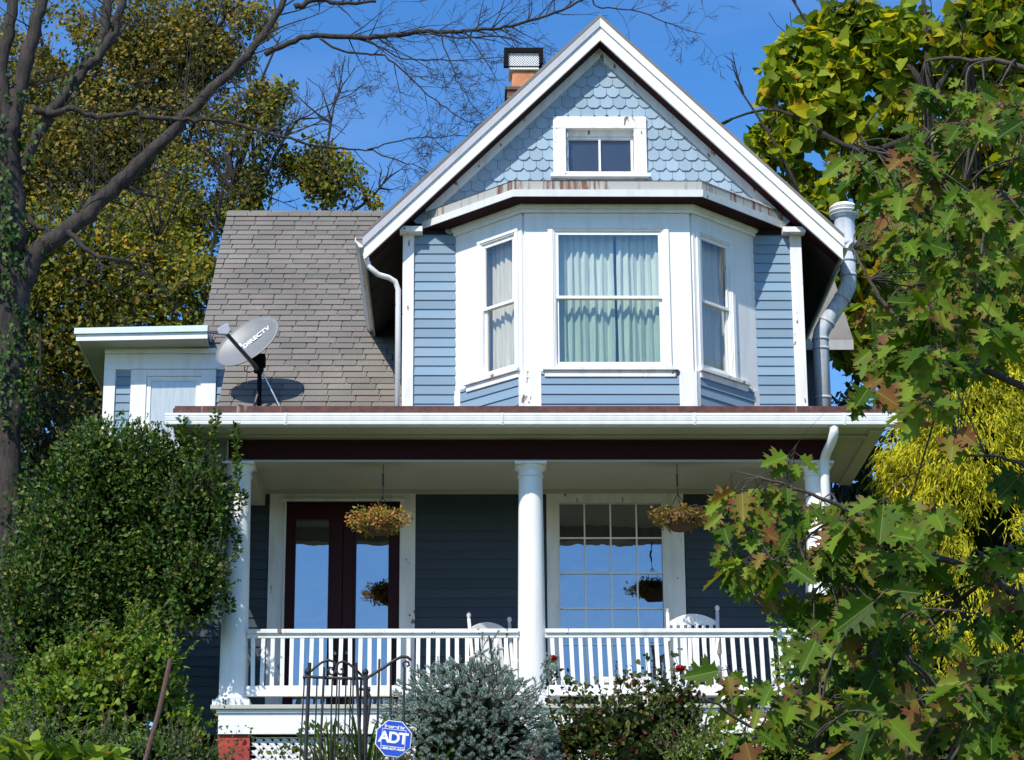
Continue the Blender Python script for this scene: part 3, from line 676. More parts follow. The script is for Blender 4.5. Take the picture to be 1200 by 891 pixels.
# beams and ceiling
mb = MB(); mb.box(-3.26, 3.27, .142, .38, 2.66, 2.925); mb.box(-3.26, -3.0, .381, 2.1, 2.66, 2.925); mb.box(3.0, 3.27, .381, 2.1, 2.66, 2.925); mb.build('porch_beam', 'cream', house)
mb = MB(); mb.box(-3.24, 3.255, .125, .140, 2.685, 2.90); mb.build('beam_face', 'maroon', house)
mb = MB(); mb.box(-3.0, 3.0, .38, 2.09, 2.84, 2.90); mb.build('porch_ceiling', 'cream', house)
mb = MB(); mb.box(-3.0, 3.0, 2.05, 2.085, 2.79, 2.838); mb.build('ceiling_moulding', 'cream', house)
mb = MB(); mb.box(-3.78, 3.80, -.26, .141, 2.93, 2.95); mb.box(-3.78, -3.27, .15, 2.1, 2.93, 2.95); mb.box(3.28, 3.80, .15, 2.1, 2.93, 2.95)
mb.box(-3.78, 3.80, .0, .12, 2.905, 2.929)
mb.build('porch_soffit', 'cream', house)
for a, b_, c_ in ((3.66,3.80,-.2),(3.28,3.36,.15),(-3.8,-3.66,-.2)): mb = MB(); mb.box(a, b_, c_, 2.1, 2.90, 2.929); mb.build('soffit_trim', 'cream', house)
mb = MB(); mb.box(-3.80, 3.82, -.28, -.262, 2.93, 3.07); mb.box(-3.80, -3.782, -.26, 2.1, 2.93, 3.07); mb.box(3.802, 3.82, -.26, 2.1, 2.93, 3.07); mb.build('porch_fascia', 'cream', house)
mb = MB(); mb.hexa([(-3.80,-.30,3.072),(3.82,-.30,3.072),(3.82,3.6,3.40),(-3.80,3.6,3.40)], [(-3.80,-.30,3.135),(3.82,-.30,3.135),(3.82,3.6,3.42),(-3.80,3.6,3.42)]); mb.build('porch_roof', 'rust', house)
mb = MB(); mb.box(-3.78, 3.78, -.315, -.303, 3.048, 3.155); mb.build('porch_flashing', 'rust', house)
def kgutter(x0, x1, y, z, h=.125, d=.12):
    pr = [(0,0),(-d*.86,0),(-d*.9,h*.05),(-d*.93,h*.24),(-d*.86,h*.30),(-d*.93,h*.36),(-d*1.0,h*.70),(-d*.92,h*.76),(-d*1.0,h*.82),(-d*1.0,h),(-d*.93,h),(-d*.93,h*.93),(-.004,h*.88)]
    mb = MB(); mb.prism([(x0, y+a, z+b_) for a, b_ in pr][::-1], (x1-x0, 0, 0)); return mb
g = kgutter(-3.87, 3.92, -.283, 2.928).build('gutter', 'white', house)
for x in (-2.6, -.3, 1.75, 3.35): 
    mb = MB(); mb.prism([(x, -.282-.003+a*1.02, 2.925+b_*1.02) for a, b_ in [(0,0),(-.104,0),(-.113,.03),(-.121,.085),(-.122,.127),(0,.127)]][::-1], (.02, 0, 0)); mb.build('gutter_joint', 'white_old', g)
# downspouts
def strap_tube(path, w_, d_, name, mat):
    mb = MB(); mb.tube(path, w_, 10); return mb.build(name, mat, house, True)
strap_tube([(-1.88,1.90,5.76),(-1.87,1.90,5.66),(-1.83,1.92,5.53),(-1.72,1.92,5.43),(-1.60,2.00,5.42),(-1.52,2.03,5.38),(-1.485,2.04,5.28),(-1.48,2.04,3.3)], .033, 0, 'downspout', 'white_old')
mb = MB(); mb.tube([(3.25,-.33,2.95),(3.25,-.33,2.86),(3.235,-.26,2.78),(3.20,-.06,2.70),(3.185,.0,2.64),(3.185,.03,2.5),(3.20,.03,.1)], .052, 8); mb.build('downspout', 'white', house, True)
# railing
def railing(x0, x1, seed):
    rr = random.Random(seed)
    mb = MB(); mb.box(x0, x1, .15, .25, .79, .835); r_ = mb.build('railing', 'white_old', house, bevel=.006)
    mb = MB(); mb.box(x0, x1, .17, .23, .125, .235); mb.build('bottom_rail', 'white', r_, bevel=.004)
    mb = MB(); mb.box(x0, x1, .175, .225, .745, .789); mb.build('top_rail_support', 'white_old', r_)
    n_ = int((x1-x0)/.1005); lean = 0 if seed == 1 else .022
    for i in range(n_):
        x = x0+(i+.65)*(x1-x0)/n_; j = rr.uniform(-.005, .005); h = .021; d_ = lean+rr.uniform(-.006, .006)
        mb = MB(); mb.hexa([(x-h+d_,.18,.236),(x+h+d_,.18,.236),(x+h+d_,.222,.236),(x-h+d_,.222,.236)], [(x-h+j,.18,.744),(x+h+j,.18,.744),(x+h+j,.222,.744),(x-h+j,.222,.744)]); mb.build('baluster', 'white', r_)
    return r_
railing(-2.99, -.118, 1); railing(.165, 2.99, 2)
mb = MB(); mb.box(-3.2, -3.1, .44, 2.1, .79, .835); mb.box(-3.18, -3.12, .44, 2.1, .12, .23)
for i in range(15): mb.box(-3.17, -3.13, .52+i*.1, .56+i*.1, .231, .789)
mb.build('side_railing', 'white', house)
for a in (3.22, -3.36): mb = MB(); mb.box(a, a+.12, 2.0, 2.097, 0, 2.838); mb.build('wall_pilaster', 'white_old', house)

# --- left side wing: steep shingled roof over the lower wing
def zplane(y): return .65+y
mb = MB(); rr = random.Random(5)
y0, y1 = 3.05, 7.76
cour = .160; ccs = cour*cos(radians(45)); k = 0; y = y0
while y < y1:
    zz = zplane(y); xl = -4.15 if zz > 5.43 else -3.75
    x = xl; first = True
    while x < -1.3:
        wdt = rr.choice([.26, .305, .305, .305, .34])
        if first: wdt *= rr.uniform(.3, 1); first = False; xa = xl+rr.uniform(-.012, .004)
        else: xa = x
        xb = min(x+wdt, -1.3)
        a = .018+rr.uniform(0, .006); g_ = .009
        yb = y+ccs+.05
        # strip lying on the slope; lower edge lifted
        o_ = a*.707
        mb.add([(xa+g_, y, zplane(y)), (xb-g_, y, zplane(y)), (xb-g_, y-o_, zplane(y)+o_), (xa+g_, y-o_, zplane(y)+o_), (xb-g_, yb, zplane(yb)+.003), (xa+g_, yb, zplane(yb)+.003)], [(0,1,2,3), (3,2,4,5)])
        x = xb
    y += ccs
wr = mb.build('wing_roof', 'shingle', house)
mb = MB()
def slab(xa, xb, ya, yb, th=.03, lift=-.035):
    mb.hexa([(xa, ya, zplane(ya)+lift-th), (xb, ya, zplane(ya)+lift-th), (xb, yb, zplane(yb)+lift-th), (xa, yb, zplane(yb)+lift-th)], [(xa, ya, zplane(ya)+lift+.03), (xb, ya, zplane(ya)+lift+.03), (xb, yb, zplane(yb)+lift+.03), (xa, yb, zplane(yb)+lift+.03)])
slab(-4.15, -1.3, 4.78, 7.76); slab(-3.75, -1.3, 2.6, 4.779)
mb.hexa([(-4.15,7.77,8.35),(-1.3,7.77,8.35),(-1.3,12.3,4.1),(-4.15,12.3,4.1)], [(-4.15,7.77,8.41),(-1.3,7.77,8.41),(-1.3,12.3,4.16),(-4.15,12.3,4.16)])
mb.build('roof_deck', 'shingle', wr)
mb = MB(); x = -4.15
while x < -.2:
    mb.hexa([(x+.003,7.66,8.35),(x+.297,7.66,8.35),(x+.297,7.86,8.35),(x+.003,7.86,8.35)], [(x+.003,7.70,8.425),(x+.297,7.70,8.425),(x+.297,7.81,8.425),(x+.003,7.81,8.425)]); x += .3
mb.build('ridge_cap', 'shingle', wr)
# right rear wing roof
mb = MB(); mb.hexa([(3.3,5.6,5.75),(4.5,5.6,5.75),(4.5,8.5,8.6),(3.3,8.5,8.6)], [(3.3,5.6,5.82),(4.5,5.6,5.82),(4.5,8.5,8.67),(3.3,8.5,8.67)]); mb.build('rear_wing_roof', 'shingle', house)
mb = MB(); mb.box(3.35, 4.2, 6.0, 9, -1.1, 5.9); mb.build('rear_wing_wall', 'blue_shade', house)
mb = MB(); mb.box(3.35, 4.5, 5.57, 5.598, 5.66, 5.80); mb.build('rear_wing_fascia', 'soffit_grey', house)

# --- left box wing with window
BX = wallT(0, 4.8)
for a, b_ in ((-5.19, -5.01), (-3.90, -3.76)):
    mb = MB(BX); clap(mb, a, b_, 3.2, 5.12, .115); mb.build('clapboard_wall', 'blue', house)
mb = MB(BX); mb.box(-5.34, -3.72, 3.0, 5.42, -.1, -.002); mb.build('wing_sheathing', 'white_old', house)
mb = MB(BX); mb.box(-5.35, -5.20, 2.9, 5.13, 0, .035); mb.box(-5.35, -3.76, 5.13, 5.34, 0, .033); mb.box(-5.35, -3.9, 5.34, 5.41, 0, .07); mb.build('wing_trim', 'white', house, bevel=.004)
mb = MB(); mb.box(-5.35, -5.25, 4.91, 10, 2.0, 5.4); mb.box(-5.24, -3.6, 9.9, 10, 2, 5.4); mb.build('wing_side_wall', 'blue_shade', house)
mb = MB(); mb.hexa([(-5.64,4.40,5.40),(-4.0,4.40,5.42),(-4.0,10.1,5.42),(-5.64,10.1,5.40)], [(-5.64,4.40,5.425),(-4.0,4.40,5.445),(-4.0,10.1,5.445),(-5.64,10.1,5.425)]); mb.build('wing_soffit', 'cream', house)
mb = MB(); mb.hexa([(-5.665,4.37,5.39),(-3.99,4.37,5.425),(-3.99,4.399,5.425),(-5.665,4.399,5.39)], [(-5.665,4.37,5.475),(-3.99,4.37,5.51),(-3.99,4.399,5.51),(-5.665,4.399,5.475)]); mb.box(-5.665,-5.641,4.40,10.1,5.39,5.475); mb.build('wing_fascia', 'white', house)
mb = MB(); mb.hexa([(-5.69,4.34,5.477),(-3.99,4.34,5.512),(-3.99,10.2,5.512),(-5.69,10.2,5.477)], [(-5.69,4.36,5.56),(-3.99,4.36,5.60),(-3.99,10.2,5.9),(-5.69,10.2,5.86)]); mb.build('wing_roof_edge', 'boxblue', house)
mb = MB(BX); mb.box(-5.0, -4.80, 3.6, 5.13, 0, .04); mb.box(-4.10, -3.905, 3.6, 5.13, 0, .04); mb.box(-4.80, -4.10, 5.04, 5.13, 0, .038); mb.box(-4.80, -4.74, 3.7, 5.04, 0, .022); mb.box(-4.16, -4.10, 3.7, 5.04, 0, .022); mb.box(-4.74, -4.16, 4.98, 5.04, 0, .021)
mb.box(-5.0,-3.9,5.131,5.155,0,.055)
wn = mb.build('window', 'white', house, bevel=.004); wn['label'] = 'side wing window with its white blind down'
mb = MB(BX); mb.box(-4.74, -4.16, 3.7, 4.98, .002, .006); mb.build('blind', 'blind', wn)
mb = MB(BX); mb.box(-4.74, -4.16, 3.7, 4.98, .012, .015); mb.build('pane', 'glass_clear', wn)

# --- chimney
mb = MB(); mb.box(-.11, .38, 6.0, 6.5, 7.4, 9.60); mb.box(-.14, .41, 5.97, 6.53, 9.60, 9.65); ch = mb.build('chimney', 'chim_brick', house)
mb = MB(); mb.box(-.045, .30, 6.07, 6.42, 9.651, 9.93); mb.build('flue_tile', 'terracotta', ch, bevel=.03)
mb = MB(); mb.box(-.085, .335, 6.03, 6.47, 9.932, 9.965); mb.build('cap_base', 'white', ch)
mb = MB(); mb.box(-.15, .40, 5.97, 6.53, 10.17, 10.235); mb.box(-.15, -.095, 5.97, 6.03, 9.95, 10.17); mb.box(.345, .40, 5.97, 6.03, 10.0, 10.17); mb.build('cap_lid', 'black', ch)
mb = MB(); k = -.09
for dr in (-1, 1):
    x = -.09-.2
    while x < .34:
        t0 = max(0, -.09-x); t1 = min(.21, .34-x)
        if t1 > t0:
            z = (lambda t: 9.975+t) if dr > 0 else (lambda t: 10.185-t)
            mb.prism([(x+t0-.008, 6.01+.004*dr, z(t0)), (x+t0+.008, 6.01+.004*dr, z(t0)), (x+t1+.008, 6.01+.004*dr, z(t1)), (x+t1-.008, 6.01+.004*dr, z(t1))], (0,.003,0))
        x += .036
mb.build('cap_mesh', 'textwhite', ch)
mb = MB(); mb.box(-.07, .32, 6.1, 6.4, 9.98, 10.18); mb.build('flue_shadow_box', 'dark', ch)

# --- metal vent stack on the right wall
mb = MB(); mb.tube([(3.60,2.6,3.2),(3.60,2.6,4.86),(3.615,2.6,4.93),(3.65,2.6,5.0),(3.92,2.6,5.42),(3.96,2.6,5.50),(3.975,2.6,5.58),(3.975,2.6,6.02)], .097, 20)
vp = mb.build('vent_pipe', 'galv', house, True)
for p, d in (((3.60,2.6,4.10),(0,0,1)), ((3.60,2.6,4.72),(0,0,1)), ((3.60,2.6,4.84),(0,0,1)), ((3.69,2.6,5.06),(.6,0,.95)), ((3.89,2.6,5.37),(.6,0,.95)), ((3.975,2.6,5.66),(0,0,1)), ((3.975,2.6,5.85),(0,0,1))):
    a = Vector(p); b_ = Vector(d).normalized()*.018; mb = MB(); mb.tube([a-b_, a+b_], .104, 20); mb.build('pipe_band', 'galv', vp, True)
mb = MB(); mb.lathe((3.96,2.6,0), [(.10,6.0),(.155,6.02),(.155,6.08),(.125,6.09),(.125,6.36),(.13,6.40),(.175,6.43),(.18,6.44)], 24); mb.build('vent_cowl', 'galv', vp, True)
mb = MB(); mb.lathe((3.96,2.6,0), [(.14,6.44),(.14,6.47),(.185,6.47),(.185,6.485),(.14,6.49),(.14,6.515),(.18,6.515),(.18,6.54),(.13,6.58),(.02,6.60)], 24); mb.build('vent_cap', 'white', vp, True)

# ================================================================== satellite dish
dish = empty('satellite_dish', 'grey oval satellite dish on a black mast in front of the shingled side roof', 'satellite dish', (-3.21, 3.2, 3.85))
nrm = Vector((-.38, -.82, .44)).normalized()     # facing up and towards the sun side
cen = Vector((-3.365, 3.15, 5.0))
axu = (P(326,378,3.15)-P(255,425,3.15)); axu = (axu-nrm*axu.dot(nrm)).normalized(); axv = nrm.cross(axu)
mb = MB(); vs = []; fs = []; A_, B_ = .455, .345; NR, NA = 8, 40
for side in (0, 1):
    for i in range(NR+1):
        for j in range(NA):
            r_ = i/NR; q = 2*pi*j/NA; u, v_ = A_*r_*cos(q), B_*r_*sin(q)
            p = cen+axu*u+axv*v_+nrm*(.075*(r_*r_-1)-(.012 if side else 0)); vs.append(tuple(p))
o_ = (NR+1)*NA
for i in range(NR):
    for j in range(NA):
        a, b_, c_, d_ = i*NA+j, i*NA+(j+1) % NA, (i+1)*NA+(j+1) % NA, (i+1)*NA+j
        fs += [(a, b_, c_, d_), (o_+d_, o_+c_, o_+b_, o_+a)]
for j in range(NA): fs.append((NR*NA+j, NR*NA+(j+1) % NA, o_+NR*NA+(j+1) % NA, o_+NR*NA+j))
mb.add(vs, fs); keep(mb.build('reflector', 'dish', None, True), dish)
hub = cen-nrm*.13
mb = MB(); mb.tube([(-3.21,3.3,3.9), (-3.21,3.3,4.45), (-3.215,3.28,4.75)], .028, 12); keep(mb.build('mast', 'black', None, True), dish)
mb = MB(); mb.tube([(-3.22,3.27,4.62), (-3.215,3.26,4.80)], .06, 12); mb.tube([(-3.215,3.26,4.74), tuple(hub+Vector((.1,0,-.1)))], .05, 8); mb.box(-3.30,-3.14,3.16,3.32,4.70,4.84); keep(mb.build('clamp', 'black', None), dish)
lnbp = P(266, 392, 2.55)
mb = MB(); st = P(298, 428, 3.0); mb.tube([st+Vector((.02,.1,-.02)), st, lnbp], [.03,.028,.024], 6); mb.tube([lnbp, P(243,389,2.7)], .016, 6); keep(mb.build('feed_arm', 'bracket', None), dish)
mb = MB()
q0 = P(262, 388, 2.55); ex = Vector((.93,.1,.32)).normalized(); ez = Vector((-.3,-.1,.95)).normalized(); ey = ex.cross(ez).normalized()
pts = [(-.075,-.03),(.03,-.065),(.075,-.02),(.07,.07),(-.03,.055),(-.08,.03)]
mb.prism([q0+ex*a+ez*b_ for a, b_ in pts], ey*.07); keep(mb.build('receiver_head', 'lnbgrey', None, bevel=.006), dish)
mb = MB(); mb.tube([(-3.20,3.26,4.68), (-2.82,3.24,3.92)], .014, 6); mb.tube([(-3.22,3.3,4.4), (-3.30,3.0,3.9)], .014, 6); keep(mb.build('brace_rod', 'steel', None), dish)
mb = MB(); mb.tube([P(x, y, 3.1) for x, y in ((287,429),(286,434),(290,437),(296,436),(301,432))], .006, 5); keep(mb.build('cable', 'black', None), dish)
def text_mesh(body, size, origin, ex, ey, mat, parent, name, bold=.0, spacing=1.0, out_=.004):
    cu = bpy.data.curves.new(name, 'FONT'); cu.body = body; cu.size = size; cu.align_x = 'CENTER'; cu.align_y = 'CENTER'; cu.offset = bold; cu.extrude = .001; cu.space_character = spacing
    ob = bpy.data.objects.new(name, cu); col.objects.link(ob)
    bpy.context.view_layer.update()
    dg = bpy.context.evaluated_depsgraph_get(); me = bpy.data.meshes.new_from_object(ob.evaluated_get(dg)); bpy.data.objects.remove(ob)
    ex = Vector(ex).normalized(); ey = Vector(ey); ey = (ey-ex*ey.dot(ex)).normalized(); ez = ex.cross(ey)
    T = Matrix((ex, ey, ez)).transposed().to_4x4(); T.translation = Vector(origin)+ez*out_
    me.transform(T); me.materials.clear(); me.materials.append(M[mat])
    o = bpy.data.objects.new(name, me); col.objects.link(o); keep(o, parent) if parent else None
    return o
tu = (P(313,383,3.1)-P(284,400,3.1)); tu = (tu-nrm*tu.dot(nrm)).normalized(); tv = nrm.cross(tu)
if tv.z < 0: tv = -tv
def ondish(px, py):
    d = (P(px, py, 3.1)-CAM); t = (cen-CAM).dot(nrm)/d.dot(nrm); return CAM+d*t
def dish_plane(t):
    d = t-cen; u, v_ = d.dot(axu), d.dot(axv); r2 = (u/A_)**2+(v_/B_)**2
    ln = (nrm-(axu*u/A_**2+axv*v_/B_**2)*.15).normalized(); a = (tu-ln*tu.dot(ln)).normalized(); b_ = ln.cross(a)
    return t+nrm*(.075*(r2-1)+.006), ln, a, (b_ if b_.z > 0 else -b_)
tp = ondish(298, 391.5)
o_, ln, a_, b_ = dish_plane(tp)
text_mesh('DIRECTV', .098, o_+ln*.004, a_, b_, 'textwhite', dish, 'lettering', .003, 1.05)
o_, ln, a_, b_ = dish_plane(ondish(277.5, 402))
mb = MB(); c_ = o_+ln*.004; mb.prism([c_+a_*(.038*cos(q*pi/10))+b_*(.038*sin(q*pi/10)) for q in range(20)], ln*.002); keep(mb.build('logo_disc', 'textwhite', None), dish)

dish.location = Vector(dish.location)+Vector((-.033, .35, .111))   # the mast foot sits in the shingles of the side roof

# ================================================================== hanging baskets
def basket(px, py, label, hookx, seed, sc=1.0, mat='lf_basket', dims=(.29,.26,.165)):
    Yb = .27; c = P(px, py, Yb); rr = np.random.default_rng(seed)
    t = empty('hanging_basket', label, 'hanging basket', tuple(c), 'hanging baskets under the porch ceiling')
    mb = MB(); top = Vector((c.x+hookx, Yb, 2.66)); j = Vector((c.x+hookx, Yb, c.z+.27))
    mb.tube([top, top+Vector((0,0,-.08))], .006, 5); mb.tube([top+Vector((0,0,-.1)), top+Vector((0,0,-.24))], .011, 6); mb.tube([top+Vector((0,0,-.06)), j], .004, 4)
    keep(mb.build('hanger', 'wire', None), t)
    mb = MB()
    for q in range(3): mb.tube([j, (c.x+.17*cos(q*2.1+.5), Yb+.17*sin(q*2.1+.5), c.z+.02)], .004, 4)
    keep(mb.build('wires', 'wire', None), t)
    mb = MB(); mb.lathe((c.x, Yb, c.z), [(.03,-.155),(.09,-.14),(.14,-.09),(.17,-.02),(.175,.03),(.15,.03)], 20); keep(mb.build('basket', 'pot', None, True), t)
    N = int(2600*sc); d = unit(rr.normal(size=(N, 3))); d[:,2] = d[:,2]*.8+.05
    lob = 1+.25*np.sin(np.arctan2(d[:,1], d[:,0])*5+seed)
    p = np.array(c)+d*np.array(dims)*(.5+.55*rr.random((N,1)))*lob[:,None]
    dd = unit(d*.8+rr.normal(size=(N,3))*.7)
    leaves('foliage', mat, p, dd, rr.normal(size=(N,3))+np.array((-.3,-.8,.6)), .034*rr.uniform(.6,1.4,N), KITE, KF, t)
    sp = [c+Vector((rr.uniform(-.34,.34), rr.uniform(-.2,.1), rr.uniform(-.12,.13))) for _ in range(60)]
    mb = MB()
    for s_ in sp[:40]: mb.tube([c+Vector((0,0,.02)), (c+s_)*.5+Vector((0,0,.04)), s_], .004, 4)
    keep(mb.build('stems', 'oaktwig', None), t)
    return t
basket(444, 611, 'hanging basket of orange and green trailing plant in front of the double door', .04, 3)
basket(797, 607, 'hanging basket of browning trailing plant in front of the picture window', -.02, 9, .9, 'lf_basket2', (.30,.24,.13))

# ================================================================== rocking chairs and table
def rocking_chair(label):
    t = empty('rocking_chair', label, 'rocking chair', (0,0,0), 'white rocking chairs on the porch')
    hw = .25
    for s in (-1, 1):
        mb = MB(); mb.tube([(s*hw,-.02,.05),(s*hw*1.0,.12,.45),(s*hw*1.04,.22,1.12)], [.022,.022,.019], 10); mb.lathe((s*hw*1.04,.222,1.12), [(.019,0),(.013,.012),(.024,.03),(.026,.05),(.018,.068),(.002,.078)], 10); mb.build('back_post', 'chairwhite', t, True)
        mb = MB(); mb.tube([(s*hw*1.1,-.42,.06),(s*hw*1.1,-.42,.66)], .020, 10); mb.build('front_leg', 'chairwhite', t, True)
        mb = MB(); mb.box(s*hw*1.1-.035, s*hw*1.1+.035, -.50, .15, .665, .69); mb.build('armrest', 'chairwhite', t, bevel=.008)
        mb = MB(); pts = [(s*hw*1.06, -.62+.11*i, .0+.0022*((i-5.2)**2)*1.1) for i in range(12)]; mb.tube([(p[0], p[1], p[2]+.02) for p in pts], .018, 8); mb.build('rocker', 'chairwhite', t, True)
    mb = MB(); n_ = 14
    pts = [(hw*1.0*(i/n_*2-1), 1.02+.085*(1-(i/n_*2-1)**2)) for i in range(n_+1)]
    poly = [(x, .20, z) for x, z in pts]+[(x, .20, .985) for x, z in reversed(pts)]
    mb.prism(poly, (0,.022,0)); mb.build('crest_rail', 'chairwhite', t, bevel=.004)
    for i in range(6):
        x = -.19+i*.076; mb = MB(); mb.hexa([(x-.02,.09,.47),(x+.02,.09,.47),(x+.02,.105,.47),(x-.02,.105,.47)], [(x-.02,.195,.99),(x+.02,.195,.99),(x+.02,.21,.99),(x-.02,.21,.99)]); mb.build('back_slat', 'chairwhite', t)
    mb = MB()
    for i in range(7): mb.box(-.27, .27, -.45+i*.08, -.385+i*.08, .42, .44)
    mb.build('seat', 'chairwhite', t)
    for q in ((-.27,-.44,-.41), (-.25,.06,.09)): mb = MB(); mb.box(q[0], -q[0], q[1], q[2], .37, .42); mb.build('seat_rail', 'chairwhite', t)
    for q in ((-.27,-.42), (-.25,.02)): mb = MB(); mb.tube([(q[0],q[1],.2),(-q[0],q[1],.2)], .013, 8); mb.build('stretcher', 'chairwhite', t)
    return t
c1 = rocking_chair('white rocking chair in front of the picture window')
c1.scale = (1.05,)*3; c1.location = (1.795, .78, 0); c1.rotation_euler = (0,0,radians(-4))
c2 = c1.copy(); col.objects.link(c2)
for ch_ in list(c1.children):
    q = ch_.copy(); col.objects.link(q); q.parent = c2
c2.scale = (1,1,1); c2['label'] = 'white rocking chair against the blue wall, left of the middle column'; c2.location = (-.31, 1.0, 0); c2.rotation_euler = (0,0,radians(30))
tb = empty('slatted_table', 'low white slatted table below the picture window behind the railing', 'table', (1.05, 1.1, 0))
mb = MB()
for i in range(5): mb.box(-.27, .27, -.2+i*.085, -.13+i*.085, .43, .45)
mb.build('tabletop', 'chairwhite', tb)
for x in (-.25, .25):
    for y in (-.19, .2):
        mb = MB(); mb.box(x-.02, x+.02, y-.02, y+.02, 0, .43); mb.build('leg', 'chairwhite', tb)
mb = MB(); mb.box(-.229, .229, -.21, -.195, .30, .36); mb.box(-.229,.229,-.21,-.195,.385,.428)
for i in range(5): mb.box(-.2+i*.1-.012, -.2+i*.1+.012, -.208, -.197, .1, .3)
mb.build('apron', 'chairwhite', tb)

# ================================================================== iron gate and fence panel
YG = -6.5
def Pg(zx, zy, Y=YG): return P(340+zx/6.8, 760+zy/6.8, Y)
def ptube(mb, pts, r, Y=YG, n=8): mb.tube([Pg(a, b_, Y) for a, b_ in pts], r, n)
gate = empty('iron_gate', 'rusty wrought iron garden gate with curled scrolls on top', 'gate', (-1.7, YG, gz(YG)))
mb = MB(); ptube(mb, [(155,115),(118,1000),(100,1500)], .015); ptube(mb, [(525,115),(545,500),(560,1000),(565,1500)], .012, YG-.05); keep(mb.build('gate_frame', 'iron', None), gate)
mb = MB()
for a, b_, top in ((115,72,230),(215,190,235),(272,232,150),(335,315,235),(375,350,240),(445,428,240),(485,462,240),(505,488,150),(393,375,240)): ptube(mb, [(a, top), (b_, 1000), (b_-16, 1450)], .006 if a not in (272,) else .0095, YG+random.uniform(-.03,.03), 6)
keep(mb.build('bars', 'iron', None), gate)
mb = MB(); ptube(mb, [(100,232),(140,225),(250,232),(400,238),(520,240),(625,236)], .012); keep(mb.build('top_bar', 'iron', None), gate)
def spiral(cx, cy, r0, turns, a0, sg, n=22):
    return [(cx+r0*(1-.75*i/n)*cos(a0+sg*turns*2*pi*i/n), cy+r0*(1-.75*i/n)*sin(a0+sg*turns*2*pi*i/n)) for i in range(n+1)]
mb = MB(); ptube(mb, [(105,230),(150,195),(200,150),(255,110),(305,93),(345,105),(368,140),(362,185),(340,212),(315,205),(305,175),(315,152),(338,155),(335,175)], .010)
ptube(mb, [(610,240),(570,215),(520,165),(470,125),(420,103),(385,115),(368,150),(375,195),(400,210),(425,195),(420,168),(400,165)], .010)
keep(mb.build('scroll', 'iron', None), gate)
mb = MB(); c_ = Pg(140,185); mb.lathe(c_, [(.002,-.03),(.022,-.015),(.026,0),(.02,.018),(.002,.03)], 10); c_ = Pg(600,190); mb.lathe(c_, [(.002,-.03),(.022,-.015),(.026,0),(.02,.018),(.002,.03)], 10); keep(mb.build('finial', 'iron', None, True), gate)
fp = empty('iron_fence_panel', 'short iron fence panel with upswept rail beside the spruce', 'fence', (-1.2, YG, gz(YG)))
mb = MB(); ptube(mb, [(603,210),(600,600),(590,1450)], .018, YG, 8); ptube(mb, [(615,330),(640,400),(610,640)], .012); keep(mb.build('post', 'iron', None), fp)
mb = MB(); ptube(mb, [(600,245),(660,205),(750,150),(830,95),(890,65),(935,70),(965,95)], .012); ptube(mb, [(905,150),(900,118),(918,102),(945,110),(948,135),(930,145)], .009); ptube(mb, [(620,325),(640,325)], .02); ptube(mb,[(550,325),(600,325)],.012); keep(mb.build('upper_rail', 'iron', None), fp)
mb = MB()
for a, b_, top in ((712,685,85),(803,795,125),(912,895,150),(565,545,250)): ptube(mb, [(a, top), (b_, 1000), (b_-10, 1400)], .009, YG, 6)
keep(mb.build('bars', 'iron', None), fp)

# ================================================================== yard sign
YS = -6.8; sc_ = P(461, 866, YS)
sign = empty('security_sign', 'small blue octagonal security yard sign with white lettering', 'sign', (sc_.x, YS, gz(YS)))
ex = Vector((1, .12, -.10)).normalized(); ey = Vector((.10, .12, 1)); ey = (ey-ex*ey.dot(ex)).normalized(); ez = ex.cross(ey)
def octo(r, off): return [sc_+ex*(r*cos(pi/8+q*pi/4)/cos(pi/8))+ey*(r*sin(pi/8+q*pi/4)/cos(pi/8)*1.03)+ez*off for q in range(8)]
mb = MB(); mb.prism(octo(.134, 0), ez*.006); keep(mb.build('sign_border', 'textwhite', None), sign)
mb = MB(); mb.prism(octo(.128, .007), ez*.002); keep(mb.build('sign_panel', 'signblue', None), sign)
def bar(u0, u1, v0, v1, off=.0095): 
    mb.prism([sc_+ex*a+ey*b_+ez*off for a, b_ in ((u0,v0),(u1,v0),(u1,v1),(u0,v1))], ez*.001)
mb = MB(); bar(-.092,.092,.068,.072); bar(-.092,.092,-.066,-.062); bar(-.092,-.089,-.062,.068); bar(.089,.092,-.062,.068); keep(mb.build('sign_frame', 'textwhite', None), sign)
text_mesh('ADT', .118, sc_+ey*.002, ex, ey, 'textwhite', sign, 'lettering', .004, .86, .011)
text_mesh('Secured by', .034, sc_+ey*.089, ex, ey, 'textwhite', sign, 'lettering', .001, 1.0, .011)
text_mesh('1-800-ADT-ASAP', .026, sc_-ey*.082, ex, ey, 'textwhite', sign, 'lettering', .001, 1.0, .011)
mb = MB(); mb.tube([sc_-ez*.012+ey*.17-ex*.045, sc_-ez*.012-ey*.1+ex*.01, Vector((sc_.x+.05, YS, gz(YS)))], .009, 8); keep(mb.build('stake', 'steel', None), sign)
mb = MB(); mb.tube([P(178+x, y, -4.5) for x, y in ((22,772),(16,800),(8,835),(-8,892),(-20,950),(-45,1050))], .022, 8)
tag(mb.build('leaning_pole', 'polewood', None), 'thin rusty brown pole leaning among the shrubs at lower left', 'pole')

